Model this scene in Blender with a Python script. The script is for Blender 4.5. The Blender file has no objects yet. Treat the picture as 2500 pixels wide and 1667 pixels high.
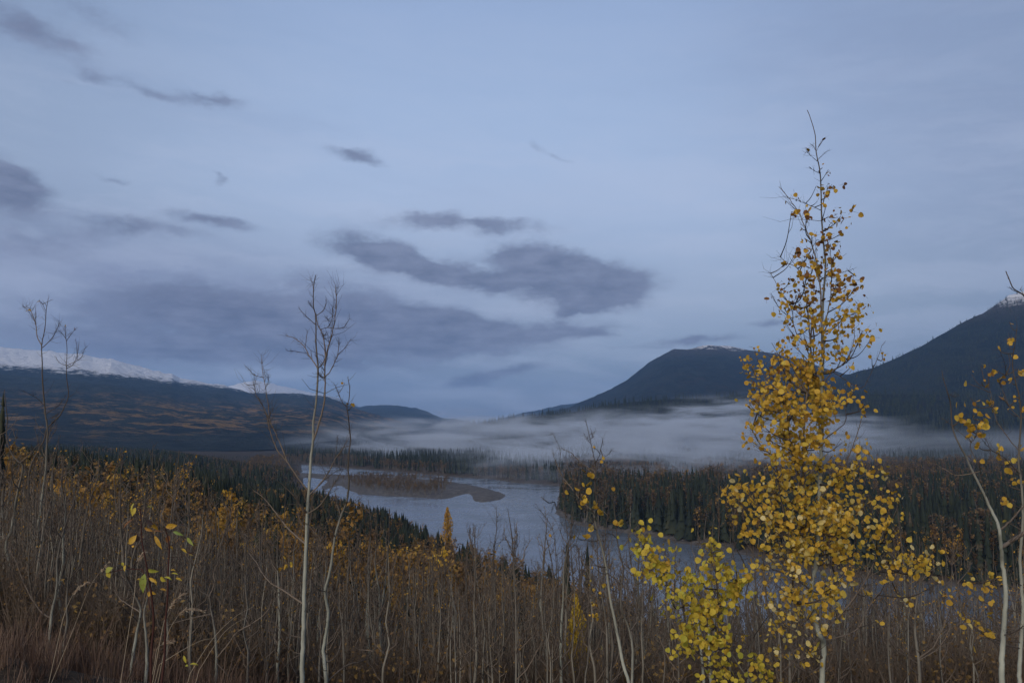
import bpy, math, random
import numpy as np
from mathutils import Vector
R = math.radians
random.seed(7); rng = np.random.default_rng(7)
scene = bpy.context.scene
COL = scene.collection

# ------------------------------------------------------------------ camera
CAM_Z = 60.0            # metres above the river
F = 1944.0              # focal length in pixels of a 2500 px wide frame (28 mm on 36 mm)
PITCH = math.atan((1040 - 833.5) / F)
cd = bpy.data.cameras.new('camera'); cam = bpy.data.objects.new('camera', cd); COL.objects.link(cam)
cd.lens = 36 * F / 2500; cd.sensor_width = 36; cd.clip_start = 0.1; cd.clip_end = 60000
cam.location = (0, 0, CAM_Z); cam.rotation_euler = (R(90) + PITCH, 0, 0)
scene.camera = cam
scene.view_settings.view_transform = 'Standard'; scene.view_settings.look = 'None'
scene.view_settings.gamma = 1; scene.view_settings.exposure = 0.22
cy = scene.cycles
cy.use_denoising = True; cy.max_bounces = 5; cy.diffuse_bounces = 2; cy.glossy_bounces = 2
cy.transmission_bounces = 2; cy.transparent_max_bounces = 8; cy.volume_bounces = 1
cy.use_adaptive_sampling = True; cy.adaptive_threshold = 0.02
cy.volume_max_steps = 256

def ray(px, py):
    cx = (px - 1250) / F; cyy = (833.5 - py) / F
    d = np.array([cx, math.cos(PITCH) - cyy * math.sin(PITCH), math.sin(PITCH) + cyy * math.cos(PITCH)])
    return d / d[1]
def at(px, py, Y):                       # photo point at forward distance Y
    return np.array([0, 0, CAM_Z]) + ray(px, py) * Y
def on_plane(px, py, z=0.0):
    d = ray(px, py)
    return (np.array([0, 0, CAM_Z]) + d * ((z - CAM_Z) / d[2]))

# ------------------------------------------------------------------ node helper
class N:
    def __init__(s, nt): s.nt = nt
    def n(s, typ, inputs=None, **kw):
        nd = s.nt.nodes.new(typ)
        for k, v in kw.items(): setattr(nd, k, v)
        for k, v in (inputs or {}).items():
            if isinstance(v, bpy.types.NodeSocket): s.nt.links.new(v, nd.inputs[k])
            else: nd.inputs[k].default_value = v
        return nd
    def m(s, op, a, b=None, c=None, clamp=False):
        i = {0: a}
        if b is not None: i[1] = b
        if c is not None: i[2] = c
        nd = s.n('ShaderNodeMath', i, operation=op); nd.use_clamp = clamp
        return nd.outputs[0]
    def mix(s, f, a, b, mode='MIX'):
        nd = s.nt.nodes.new('ShaderNodeMix'); nd.data_type = 'RGBA'; nd.blend_type = mode
        for k, v in ((0, f), (6, a), (7, b)):
            if isinstance(v, bpy.types.NodeSocket): s.nt.links.new(v, nd.inputs[k])
            else: nd.inputs[k].default_value = v if k == 0 else (*v[:3], 1)
        return nd.outputs[2]
    def ramp(s, f, stops, interp='LINEAR'):
        nd = s.nt.nodes.new('ShaderNodeValToRGB'); nd.color_ramp.interpolation = interp
        e = nd.color_ramp.elements
        while len(e) < len(stops): e.new(0.5)
        for k, (p, c) in enumerate(stops):
            e[k].position = p; e[k].color = (*c[:3], 1) if hasattr(c, '__len__') else (c, c, c, 1)
        if isinstance(f, bpy.types.NodeSocket): s.nt.links.new(f, nd.inputs[0])
        return nd.outputs[0]
    def noise(s, vec, scale, detail=3, rough=0.55, dist=0.0):
        nd = s.n('ShaderNodeTexNoise', {'Scale': scale, 'Detail': detail, 'Roughness': rough, 'Distortion': dist})
        if vec is not None: s.nt.links.new(vec, nd.inputs['Vector'])
        return nd
    def mapr(s, v, a, b, c=0.0, d=1.0, interp='SMOOTHSTEP'):
        nd = s.n('ShaderNodeMapRange', {'Value': v, 'From Min': a, 'From Max': b, 'To Min': c, 'To Max': d}, interpolation_type=interp)
        return nd.outputs[0]

# ------------------------------------------------------------------ world: dusk sky with clouds
SUN_EL, SUN_ROT = 2.0, 200.0
w = bpy.data.worlds.new('World'); scene.world = w; w.use_nodes = True
w.node_tree.nodes.clear(); g = N(w.node_tree)
out = g.n('ShaderNodeOutputWorld'); bg = g.n('ShaderNodeBackground', {'Strength': 0.15})
g.nt.links.new(bg.outputs[0], out.inputs[0])
sky = g.n('ShaderNodeTexSky', sky_type='NISHITA', sun_disc=False)
sky.sun_elevation = R(SUN_EL); sky.sun_rotation = R(SUN_ROT); sky.altitude = 600; sky.air_density = 1.0; sky.dust_density = 0.5; sky.ozone_density = 2.0
tc = g.n('ShaderNodeTexCoord'); sep = g.n('ShaderNodeSeparateXYZ', {0: tc.outputs['Generated']})
X, Y, Z = sep.outputs
az = g.m('ARCTAN2', X, Y)                                 # radians, 0 ahead
el = g.m('ARCSINE', Z)
# low-frequency and fine warps of the cloud layer, in direction space
cv = g.n('ShaderNodeCombineXYZ', {0: g.m('MULTIPLY', az, 1.0), 1: g.m('MULTIPLY', el, 2.2), 2: 0.3}).outputs[0]
nA = g.noise(cv, 7.0, 4, 0.55); nB = g.noise(cv, 26.0, 5, 0.6)
sA = g.n('ShaderNodeSeparateColor', {0: nA.outputs['Color']}); sB = g.n('ShaderNodeSeparateColor', {0: nB.outputs['Color']})
def wob(base, ca, cb, ka, kb):
    return g.m('ADD', g.m('ADD', base, g.m('MULTIPLY', g.m('SUBTRACT', ca, 0.5), ka)), g.m('MULTIPLY', g.m('SUBTRACT', cb, 0.5), kb))
azw = wob(az, sA.outputs[0], sB.outputs[0], 0.050, 0.034)
elw = wob(el, sA.outputs[1], sB.outputs[1], 0.022, 0.021)
K = 2500 / 2352
def cloud(cx, cyy, rx, ry, tilt, s, layer):
    d = ray(cx * K, cyy * K); a0 = math.atan2(d[0], d[1]); L = np.linalg.norm(d); e0 = math.asin(d[2] / L)
    sc = 1 / 1829.0
    if s > .3 and ry < 60: ry *= 1.22
    c, sn = math.cos(R(-tilt)), math.sin(R(-tilt))
    da = g.m('SUBTRACT', azw, a0); de = g.m('SUBTRACT', elw, e0)
    p = g.m('ADD', g.m('MULTIPLY', da, c / (rx * sc)), g.m('MULTIPLY', de, sn / (rx * sc)))
    q = g.m('ADD', g.m('MULTIPLY', da, -sn / (ry * sc)), g.m('MULTIPLY', de, c / (ry * sc)))
    r2 = g.m('ADD', g.m('MULTIPLY', p, p), g.m('MULTIPLY', q, q))
    v = g.m('MULTIPLY', g.m('EXPONENT', g.m('MULTIPLY', r2, -0.75)), s)
    return v if layer is None else g.m('ADD', layer, v)
dark = None
for c in [(15,428,78,30,16,1.4),(60,62,120,26,10,.75),(200,20,130,22,15,.45),(470,228,72,13,0,.75),(340,216,50,10,10,.42),(235,182,45,12,15,.42),(165,195,36,10,10,.28),
          (812,360,58,13,8,.8),(497,408,30,8,18,.55),(262,415,32,8,8,.55),(1240,338,38,10,20,.42),(1300,366,28,7,15,.4),
          (1060,512,180,15,2,.85),(865,578,115,28,10,1.15),(1000,622,110,18,8,.9),(1120,650,120,20,5,.8),(1200,592,80,24,8,.8),(1290,610,90,34,10,.7),(1350,652,130,36,2,1.15),
          (1380,682,90,24,-12,.7),(1320,716,55,10,-22,.6),(1000,768,215,30,3,1.5),(1060,738,130,20,8,.7),(880,752,90,24,4,.7),(1340,757,95,11,-3,.8),
          (500,690,170,30,4,.85),(330,722,260,34,2,.5),(620,745,220,30,4,.6),(560,808,270,22,2,.8),(250,790,260,26,2,.5),(740,650,130,26,8,.4),(840,700,120,22,10,.35),(300,522,80,20,-6,.7),
          (70,560,130,28,3,.5),(485,505,70,10,8,.9),(450,540,60,14,0,.35),(1160,853,80,10,-10,.75),(1070,876,60,9,-8,.6),
          (830,840,130,14,0,.4),(1770,740,45,8,-2,.85),(1590,779,90,8,-2,.85),(1480,797,100,5,0,.3),(1720,510,80,7,0,.22),(1700,565,90,20,3,.15),(1620,240,35,6,0,.25)]:
    dark = cloud(*c, dark)
veil = None
for c in [(300,710,520,120,3,.8),(850,730,330,90,4,.4),(60,560,330,60,0,.3),(1250,620,300,90,3,.18),(250,180,400,40,8,.15),(2350,300,280,400,0,.35),(1850,120,250,170,0,.25)]:
    veil = cloud(*c, veil)
lite = None
for c in [(40,655,110,24,4,1.0),(640,700,120,10,14,.4),(400,822,60,10,5,.5),(640,862,90,12,-4,.7),(1290,915,40,10,0,.35),(1250,690,200,10,2,.3),(720,780,90,9,0,.25),(1560,700,260,60,0,.4),(1250,470,420,45,-3,.35),(1150,905,120,14,0,.2),(450,600,200,25,4,.35),(1000,560,60,14,0,.3),(1240,700,90,12,-8,.6)]:
    lite = cloud(*c, lite)
# all-round cloud for the sky that the photograph does not show
cz = g.n('ShaderNodeVectorMath', {0: tc.outputs['Generated'], 1: (1, 1, 3.2)}, operation='MULTIPLY').outputs[0]
back = g.mapr(g.noise(cz, 2.6, 5, 0.6).outputs[0], 0.48, 0.72, 0, 0.8)
back = g.m('MULTIPLY', back, g.mapr(g.m('ABSOLUTE', az), 0.75, 1.2))
nC = g.noise(g.n('ShaderNodeCombineXYZ', {0: g.m('MULTIPLY', az, 1.0), 1: g.m('MULTIPLY', el, 3.5), 2: 4.0}).outputs[0], 16.0, 6, 0.6).outputs[0]
nD = g.noise(g.n('ShaderNodeCombineXYZ', {0: g.m('MULTIPLY', azw, 1.0), 1: g.m('MULTIPLY', elw, 1.5), 2: 9.0}).outputs[0], 26.0, 5, 0.6).outputs[0]
tex = g.m('ADD', g.mapr(nC, 0.3, 0.72, 0.62, 1.2, 'LINEAR'), g.mapr(nD, 0.3, 0.7, -0.30, 0.30, 'LINEAR'))
dk = g.m('ADD', g.mapr(g.m('MULTIPLY', dark, tex), 0.13, 0.85), back, clamp=True)
vl = g.m('MULTIPLY', veil, g.mapr(nC, 0.25, 0.75, 0.75, 1.2, 'LINEAR'), clamp=True)
vl = g.m('MINIMUM', vl, 1.0)
# clear sky: Nishita tinted; its elevation response is corrected towards the cold dusk blue
corr = g.ramp(g.mapr(el, 0.0, 0.9, 0, 1, 'LINEAR'), [(0.0, (.62,.80,1.35)), (0.1, (.80,.98,1.5)), (0.28, (1.0,1.22,1.8)), (0.6, (.9,1.1,1.55)), (1.0, (.75,.95,1.35))])
base = g.mix(1.0, sky.outputs[0], corr, 'MULTIPLY')
SKYC = base
clear = g.ramp(g.mapr(el, 0.0, 0.62, 0, 1, 'LINEAR'),
    [(0.0, (.155,.215,.35)), (0.10, (.200,.265,.405)), (0.25, (.34,.415,.56)), (0.45, (.40,.495,.68)), (0.62, (.365,.47,.67)), (1.0, (.265,.365,.585))])
clear = g.mix(1.0, clear, (1/0.15,)*3, 'MULTIPLY')
side = g.mapr(g.m('ABSOLUTE', g.m('ADD', az, 0.0)), 0.15, 0.70, 1.0, 0.74)
sidec = g.n('ShaderNodeCombineXYZ', {0: side, 1: side, 2: side}).outputs[0]
clear = g.mix(1.0, clear, sidec, 'MULTIPLY')
ahead = g.mapr(Y, -0.1, 0.5)
base = g.mix(g.m('MULTIPLY', ahead, 0.85), base, clear)
W = 1 / 0.15
c1 = g.mix(g.m('MULTIPLY', vl, 0.9), base, (.190*W, .232*W, .375*W))
ci = g.noise(g.n('ShaderNodeCombineXYZ', {0: g.m('ADD', azw, g.m('MULTIPLY', el, 0.5)), 1: g.m('MULTIPLY', g.m('ADD', elw, g.m('MULTIPLY', az, 0.06)), 5.0), 2: 2.0}).outputs[0], 4.5, 6, 0.6, 0.3).outputs[0]
c1 = g.mix(g.m("MULTIPLY", g.mapr(ci, 0.40, 0.68, 0, 0.26), g.mapr(el, 0.50, 0.22, 0.25, 1.0)), c1, (.44*W, .50*W, .66*W))
c1 = g.mix(g.mapr(ci, 0.46, 0.28, 0, 0.10), c1, (.24*W, .30*W, .46*W))
c2 = g.mix(g.m('MULTIPLY', lite, 0.55, clamp=True), c1, (.35*W, .41*W, .56*W))
dcol = g.ramp(g.m('ADD', g.m('MULTIPLY', nC, 0.75), g.m('MULTIPLY', nD, 0.25)), [(0.38, (.095*W,.122*W,.208*W)), (0.62, (.170*W,.203*W,.312*W))])
c3 = g.mix(g.m('MULTIPLY', dk, 0.85), c2, dcol)
g.nt.links.new(c3, bg.inputs['Color'])
w.cycles.sampling_method = 'MANUAL'; w.cycles.sample_map_resolution = 512

# afterglow: one large soft low sun from behind the camera, over the left shoulder
sd = bpy.data.lights.new('sun', 'SUN'); sun = bpy.data.objects.new('sun', sd); COL.objects.link(sun)
sd.energy = 2.3; sd.angle = R(40); sd.color = (1.0, 0.90, 0.78)
sun_dir = Vector((-math.sin(R(25)) * math.cos(R(28)), -math.cos(R(25)) * math.cos(R(28)), math.sin(R(28))))
sun.rotation_euler = sun_dir.to_track_quat('Z', 'Y').to_euler(); sun.location = (-20, -40, 120)

# ------------------------------------------------------------------ geometry kit
class Geo:
    def __init__(s): s.V = []; s.T = {3: [], 4: [], 6: [], 7: []}; s.M = {3: [], 4: [], 6: [], 7: []}; s.r = []; s.nv = 0
    def add(s, V, Fc, mat=0, rnd=0.5):
        V = np.asarray(V, float); Fc = np.asarray(Fc, int); k = Fc.shape[1]
        s.T[k].append(Fc + s.nv); s.M[k].append(np.full(len(Fc), mat))
        s.V.append(V); s.r.append(np.full(len(V), rnd) if np.isscalar(rnd) else np.asarray(rnd)); s.nv += len(V)
    def freeze(s):
        V = np.concatenate(s.V) if s.V else np.zeros((0, 3))
        T = {k: np.concatenate(v) for k, v in s.T.items() if v}; M = {k: np.concatenate(v) for k, v in s.M.items() if v}
        return dict(V=V, T=T, M=M, r=np.concatenate(s.r) if s.r else np.zeros(0))
def mesh_from(name, G, mats, smooth=False, attrs=None):
    me = bpy.data.meshes.new(name)
    ks = sorted(G['T']); nv = len(G['V'])
    loops = np.concatenate([G['T'][k].ravel() for k in ks]).astype(np.int32)
    tot = np.concatenate([np.full(len(G['T'][k]), k) for k in ks]).astype(np.int32)
    start = np.concatenate([[0], np.cumsum(tot)[:-1]]).astype(np.int32)
    me.vertices.add(nv); me.vertices.foreach_set('co', G['V'].astype(np.float32).ravel())
    me.loops.add(len(loops)); me.loops.foreach_set('vertex_index', loops)
    me.polygons.add(len(tot)); me.polygons.foreach_set('loop_start', start); me.polygons.foreach_set('loop_total', tot)
    for m in mats: me.materials.append(m)
    me.polygons.foreach_set('material_index', np.concatenate([G['M'][k] for k in ks]).astype(np.int32))
    if smooth: me.polygons.foreach_set('use_smooth', np.ones(len(tot), bool))
    a = me.attributes.new('rnd', 'FLOAT', 'POINT'); a.data.foreach_set('value', G['r'].astype(np.float32))
    for k, v in (attrs or {}).items():
        a = me.attributes.new(k, 'FLOAT', 'POINT'); a.data.foreach_set('value', np.asarray(v, np.float32))
    me.update(calc_edges=True)
    return me
def obj(name, me, parent=None, **props):
    o = bpy.data.objects.new(name, me); COL.objects.link(o)
    if parent: o.parent = parent
    for k, v in props.items(): o[k] = v
    return o
def tube(geo, pts, rad, k=5, mat=0, rnd=0.5):
    P = np.asarray(pts, float); n = len(P); rad = np.broadcast_to(rad, (n,)) if np.isscalar(rad) else np.asarray(rad)
    T = np.gradient(P, axis=0); T /= np.linalg.norm(T, axis=1)[:, None] + 1e-9
    ref = np.array([0.31, 0.95, 0.02]) if abs(T[0][2]) > 0.5 else np.array([0.02, 0.1, 1.0])
    A = np.cross(T, ref); A /= np.linalg.norm(A, axis=1)[:, None] + 1e-9; B = np.cross(T, A)
    th = np.arange(k) / k * 2 * np.pi
    V = (P[:, None] + rad[:, None, None] * (np.cos(th)[None, :, None] * A[:, None] + np.sin(th)[None, :, None] * B[:, None])).reshape(-1, 3)
    i = np.arange(n - 1)[:, None] * k; j = np.arange(k)[None]; j2 = (j + 1) % k
    Fq = np.stack([i + j, i + j2, i + k + j2, i + k + j], -1).reshape(-1, 4)
    geo.add(V, Fq, mat, rnd)
def twig(geo, a, b, r, mat=0, rnd=0.5, bend=0.12):
    a = np.asarray(a, float); b = np.asarray(b, float); L = np.linalg.norm(b - a)
    mid = (a + b) / 2 + rng.normal(0, bend * L / 2, 3) - np.array([0, 0, L * 0.06])
    tube(geo, [a, mid, b], [r, r * 0.75, r * 0.35], 3, mat, rnd)
def smooth_path(pts, sub=4):
    P = np.asarray(pts, float)
    if len(P) < 3: return P
    Q = np.vstack([2 * P[0] - P[1], P, 2 * P[-1] - P[-2]]); o = []
    for i in range(1, len(Q) - 2):
        for t in np.arange(sub) / sub:
            o.append(0.5 * ((2 * Q[i]) + (-Q[i-1] + Q[i+1]) * t + (2*Q[i-1] - 5*Q[i] + 4*Q[i+1] - Q[i+2]) * t*t + (-Q[i-1] + 3*Q[i] - 3*Q[i+1] + Q[i+2]) * t**3))
    o.append(P[-1]); return np.array(o)
def replicate(variants, pos, sc, rot, rnd=None, vi=None, geo=None):
    """copies of frozen variants merged into one Geo"""
    geo = geo or Geo(); n = len(pos); vi = rng.integers(0, len(variants), n) if vi is None else vi
    rnd = rng.random(n) if rnd is None else rnd
    sc = np.asarray(sc);  sc = np.repeat(sc[:, None], 3, 1) if sc.ndim == 1 else sc
    for v, G in enumerate(variants):
        I = np.nonzero(vi == v)[0]
        if not len(I): continue
        c, s = np.cos(rot[I])[:, None], np.sin(rot[I])[:, None]; V = G['V'][None]
        Vx = V[..., 0] * sc[I, 0, None]; Vy = V[..., 1] * sc[I, 1, None]; Vz = V[..., 2] * sc[I, 2, None]
        W = np.stack([Vx * c - Vy * s + pos[I, 0, None], Vx * s + Vy * c + pos[I, 1, None], Vz + pos[I, 2, None]], -1)
        nv = len(G['V']); off = geo.nv + np.arange(len(I)) * nv
        for k, T in G['T'].items():
            geo.T[k].append((T[None] + off[:, None, None]).reshape(-1, k)); geo.M[k].append(np.tile(G['M'][k], len(I)))
        geo.V.append(W.reshape(-1, 3)); geo.r.append((G['r'][None] * 0.45 + rnd[I, None] * 0.55).ravel()); geo.nv += nv * len(I)
    return geo
def leaf_quads(geo, C, size, mat=0, rnd=None, elong=1.0, flatbias=0.0):
    """small angular leaf sprays (4-gons) at points C, random orientation"""
    n = len(C); size = np.broadcast_to(size, (n,))
    a = rng.normal(size=(n, 3)); a[:, 2] -= flatbias * 0.5; a /= np.linalg.norm(a, axis=1)[:, None]
    b = rng.normal(size=(n, 3)); b -= (a * b).sum(1)[:, None] * a; b /= np.linalg.norm(b, axis=1)[:, None]
    s = size[:, None] / 2
    V = np.stack([C - a * s * elong, C + b * s * 0.7 + a * s * .1, C + a * s * elong, C - b * s * 0.7 - a * s * .15], 1).reshape(-1, 3)
    Fq = np.arange(4 * n).reshape(-1, 4)
    geo.add(V, Fq, mat, np.repeat(rng.random(n) if rnd is None else rnd, 4))

# ------------------------------------------------------------------ materials
def material(name):
    m = bpy.data.materials.new(name); m.use_nodes = True; m.node_tree.nodes.clear()
    h = N(m.node_tree); o = h.n('ShaderNodeOutputMaterial'); return m, h, o
def geo_pos(h): return h.n('ShaderNodeNewGeometry').outputs['Position']
def tint(h):
    a = h.n('ShaderNodeAttribute', attribute_name='rnd').outputs['Fac']
    r = h.n('ShaderNodeObjectInfo').outputs['Random']
    return a, r
def leaf_material(name, stops, trans=0.35, rough=0.6, objmix=0.4, spots=False):
    m, h, o = material(name); a, r = tint(h)
    f = h.m('ADD', h.m('MULTIPLY', a, 1 - objmix), h.m('MULTIPLY', r, objmix))
    col = h.ramp(f, stops)
    if spots: col = h.mix(h.mapr(h.noise(geo_pos(h), 90.0, 3, 0.6).outputs[0], 0.52, 0.70, 0, .42), col, (.16, .07, .02))
    p = h.n('ShaderNodeBsdfPrincipled', {'Base Color': col, 'Roughness': rough, 'Specular IOR Level': 0.25})
    t = h.n('ShaderNodeBsdfTranslucent', {'Color': col})
    mx = h.n('ShaderNodeMixShader', {0: trans, 1: p.outputs[0], 2: t.outputs[0]})
    h.nt.links.new(mx.outputs[0], o.inputs[0]); return m
def bark_material(name, light, darkc, scale=(60, 60, 12), amount=0.45, young=(.085, .070, .058)):
    m, h, o = material(name); tcn = h.n('ShaderNodeTexCoord')
    v = h.n('ShaderNodeVectorMath', {0: geo_pos(h), 1: scale}, operation='MULTIPLY').outputs[0]
    n1 = h.noise(v, 1.0, 4, 0.6); n2 = h.noise(geo_pos(h), 5.0, 3, 0.6)
    f = h.mapr(n1.outputs[0], 0.60, 0.70, 0, amount)
    c = h.mix(h.mapr(n2.outputs[0], 0.3, 0.7, 0, 1), light, tuple(0.72 * x for x in light))
    c = h.mix(h.mapr(h.n('ShaderNodeAttribute', attribute_name='rnd').outputs['Fac'], 0.52, 0.92), c, young)   # young wood is brown; backlit darkness of the tops is painted in too
    # ring scars and knots
    v2 = h.n('ShaderNodeVectorMath', {0: geo_pos(h), 1: (3, 3, 16)}, operation='MULTIPLY').outputs[0]
    k = h.mapr(h.noise(v2, 1.0, 2, 0.5).outputs[0], 0.68, 0.74, 0, 0.9)
    c = h.mix(f, c, darkc); c = h.mix(k, c, darkc)
    p = h.n('ShaderNodeBsdfPrincipled', {'Base Color': c, 'Roughness': 0.8, 'Specular IOR Level': 0.2})
    b = h.n('ShaderNodeBump', {'Strength': 0.4, 'Distance': 0.01, 'Height': n1.outputs[0]}); h.nt.links.new(b.outputs[0], p.inputs['Normal'])
    h.nt.links.new(p.outputs[0], o.inputs[0]); return m
def plain(name, c1, c2, rough=0.9):
    m, h, o = material(name); a, r = tint(h)
    f = h.m('ADD', h.m('MULTIPLY', a, 0.6), h.m('MULTIPLY', r, 0.4))
    p = h.n('ShaderNodeBsdfPrincipled', {'Base Color': h.mix(f, c1, c2), 'Roughness': rough, 'Specular IOR Level': 0.15})
    h.nt.links.new(p.outputs[0], o.inputs[0]); return m
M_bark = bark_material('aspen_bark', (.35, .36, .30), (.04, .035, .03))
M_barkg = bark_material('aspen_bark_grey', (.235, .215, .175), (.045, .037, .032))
M_twig = plain('twig_bark', (.055, .046, .040), (.12, .095, .075))
M_twigp = plain('pale_twig_bark', (.12, .095, .075), (.20, .16, .125))
M_leafY = leaf_material('yellow_aspen_leaf', [(0.0, (.19,.085,.03)), (0.12, (.40,.22,.04)), (0.35, (.57,.34,.045)), (0.65, (.64,.41,.055)), (0.9, (.61,.46,.075)), (1.0, (.72,.60,.28))], 0.35, objmix=0.0, spots=True)
M_leafG = leaf_material('lemon_aspen_leaf', [(0.0, (.42,.23,.03)), (0.25, (.56,.40,.055)), (0.7, (.60,.48,.06)), (1.0, (.36,.38,.06))], 0.35, objmix=0.0, spots=True)
M_leafS = leaf_material('shrub_leaf', [(0.0, (.035,.03,.035)), (0.3, (.24,.10,.025)), (0.5, (.52,.29,.035)), (0.75, (.42,.36,.045)), (1.0, (.16,.23,.055))], 0.2, 0.5, objmix=0.0, spots=True)
M_birch = leaf_material('autumn_birch_leaf', [(0.0, (.095,.06,.038)), (0.4, (.18,.105,.042)), (0.7, (.33,.18,.042)), (1.0, (.48,.31,.055))], 0.3, objmix=0.75)
M_birchm = leaf_material('autumn_birch_leaf_mass', [(0.0, (.085,.055,.036)), (0.4, (.15,.088,.038)), (0.62, (.27,.15,.042)), (1.0, (.46,.29,.05))], 0.3, objmix=0.0)
M_birchd = leaf_material('distant_birch_leaf', [(0.0, (.060,.045,.034)), (0.5, (.11,.075,.042)), (0.75, (.19,.115,.045)), (1.0, (.36,.22,.06))], 0.3, objmix=0.0)
M_birchy = leaf_material('golden_birch_leaf', [(0.0, (.30,.15,.03)), (0.5, (.48,.26,.035)), (1.0, (.55,.36,.05))], 0.3, objmix=0.4)
M_spruce = leaf_material('spruce_needles', [(0, (.010, .015, .012)), (.45, (.022, .030, .020)), (.7, (.036, .042, .026)), (.8, (.060, .052, .034)), (1, (.085, .066, .045))], .05, .9, objmix=.35)
M_trunkd = plain('spruce_trunk_bark', (.05, .04, .032), (.09, .075, .06))

# ------------------------------------------------------------------ river outline and terrain
FR = {'d': (0, 0, 0.94080), 'z2': (600, 850, 2.8), 'z3b': (1300, 850, 2.8), 'z1': (0, 600, 2.8), 'z3': (580, 660, 2.703), 'z4': (0, 1107, 2.8),
      'z5': (600, 1107, 2.8), 'z6p': (1200, 1107, 2.8), 'z6': (1660, 1107, 2.8), 'zA': (1700, 250, 2.24), 'zR': (2150, 640, 2.613), 'zL': (200, 1100, 2.766)}
def px(fr, x, y): a = FR[fr]; return a[0] + x / a[2], a[1] + y / a[2]
water_px = [(735,1133),(761,1135),(850,1143),(957,1151),(1047,1158),(1116,1165),(1201,1169),(1254,1178),(1329,1183),(1366,1186),
            (1364,1220),(1357,1252),(1375,1262),(1407,1281),(1450,1290),(1500,1295),(1532,1301),(1621,1313),(1657,1324),(1718,1332),(1800,1350),(1900,1372),(2000,1395),(2150,1415),(2340,1430),(2500,1446),(2900,1480),(4200,1540),
            (4200,2050),(2900,1895),(2500,1868),(2000,1810),(1600,1641),(1400,1543),(1300,1465),(1200,1440),(1100,1410),(1028,1345),(940,1312),(870,1290),(790,1262),(745,1238)]
isle_px = [(700,1153),(761,1155),(820,1158),(900,1161),(975,1166),(1060,1170),(1140,1181),(1200,1195),(1225,1202),(1236,1208),(1232,1214),(1220,1219),(1195,1225),(1175,1226),(1160,1223),(1153,1216),(1152,1209),(1143,1205),
           (1130,1206),(1115,1211),(1098,1217),(1075,1218),(1040,1215),(1000,1213),(930,1211),(900,1207),(876,1208),(860,1200),(845,1192),(830,1185),(818,1187),(806,1192),(790,1196),(783,1190),(797,1180),(799,1174),(790,1170),(770,1167),(740,1166),(700,1166)]
bar_px = [(5000,1300),(5010,1300),(5010,1301)]
spit_px = [(1350,1240),(1362,1248),(1420,1270),(1500,1276),(1600,1290),(1700,1312),(1780,1335),(1810,1353),(1718,1330),(1657,1322),(1621,1311),(1532,1299),(1500,1293),(1407,1279),(1365,1258)]
def world_poly(pl): return np.array([on_plane(*p)[:2] for p in pl])
POLY_W, POLY_I, POLY_B = world_poly(water_px), world_poly(isle_px), world_poly(bar_px)
def sdf(P, poly):
    """signed distance, negative inside"""
    d2 = np.full(len(P), 1e18); ins = np.zeros(len(P), bool); n = len(poly)
    for i in range(n):
        a = poly[i]; b = poly[(i + 1) % n]; ab = b - a
        t = np.clip(((P - a) @ ab) / (ab @ ab + 1e-9), 0, 1); q = a + t[:, None] * ab
        d2 = np.minimum(d2, ((P - q) ** 2).sum(1))
        c = ((a[1] > P[:, 1]) != (b[1] > P[:, 1])) & (P[:, 0] < (b[0] - a[0]) * (P[:, 1] - a[1]) / (b[1] - a[1] + 1e-12) + a[0]); ins ^= c
    return np.where(ins, -1, 1) * np.sqrt(d2)
def water_sd(P):
    s = sdf(P, POLY_W); rag = vnoise(P, 11, 61) * 2.6 + vnoise(P, 4, 62) * 1.6; s = s + rag * .5; si = sdf(P, POLY_I) + rag; sb = sdf(P, POLY_B)
    return np.maximum(s, np.maximum(-si, -sb)), si, sb            # negative in the water
# ground depth below the eye: rows = distance, columns = photo column
TD = np.array([0, 3, 6, 9, 14, 22, 40, 80, 140, 230, 330, 460, 700, 1200, 2500, 12000.])
TU = np.array([-600, 0, 350, 700, 1000, 1300, 1600, 2000, 2500, 3100.])
TT = np.array([
 [1.7,1.7,1.75,2.3,3.7,5.5,8.5,12,15,19,24,28,34,42,50,50],
 [1.7,1.7,1.75,2.3,3.5,5.6,9.5,13,16,20,25,29,36,44,50,50],
 [1.7,1.7,1.9,2.8,4.6,7.0,11,17,22,27,32,36,44,50,54,50],
 [1.7,1.7,2.1,3.1,5.0,7.6,12,21,29,37,43,48,55,57,57,50],
 [1.7,1.7,2.2,3.3,5.3,8.1,13,25,37,48,55,58,58,57,57,50],
 [1.7,1.7,2.2,3.4,5.5,8.5,14,28,43,56,58,58,58,57,56,50],
 [1.7,1.7,2.2,3.4,5.6,8.8,15,32,51,58,58,58,58,57,55,50],
 [1.7,1.7,2.2,3.4,5.7,9.2,18,40,58,58,58,58,58,56,54,50],
 [1.7,1.7,2.1,3.3,5.7,9.5,20,46,58,58,58,58,57,55,50,50],
 [1.7,1.7,2.1,3.3,5.7,9.5,20,46,58,58,58,58,57,55,50,50]])
def vnoise(P, s, seed=0):
    """smooth value noise, cheap"""
    q = P / s; i = np.floor(q).astype(int); f = q - i; f = f * f * (3 - 2 * f)
    def hsh(a, b):
        v = np.sin(a * 127.1 + b * 311.7 + seed * 74.7) * 43758.5453
        return v - np.floor(v)
    a = hsh(i[:, 0], i[:, 1]); b = hsh(i[:, 0] + 1, i[:, 1]); c = hsh(i[:, 0], i[:, 1] + 1); d = hsh(i[:, 0] + 1, i[:, 1] + 1)
    return (a * (1 - f[:, 0]) + b * f[:, 0]) * (1 - f[:, 1]) + (c * (1 - f[:, 0]) + d * f[:, 0]) * f[:, 1] - 0.5
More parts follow.
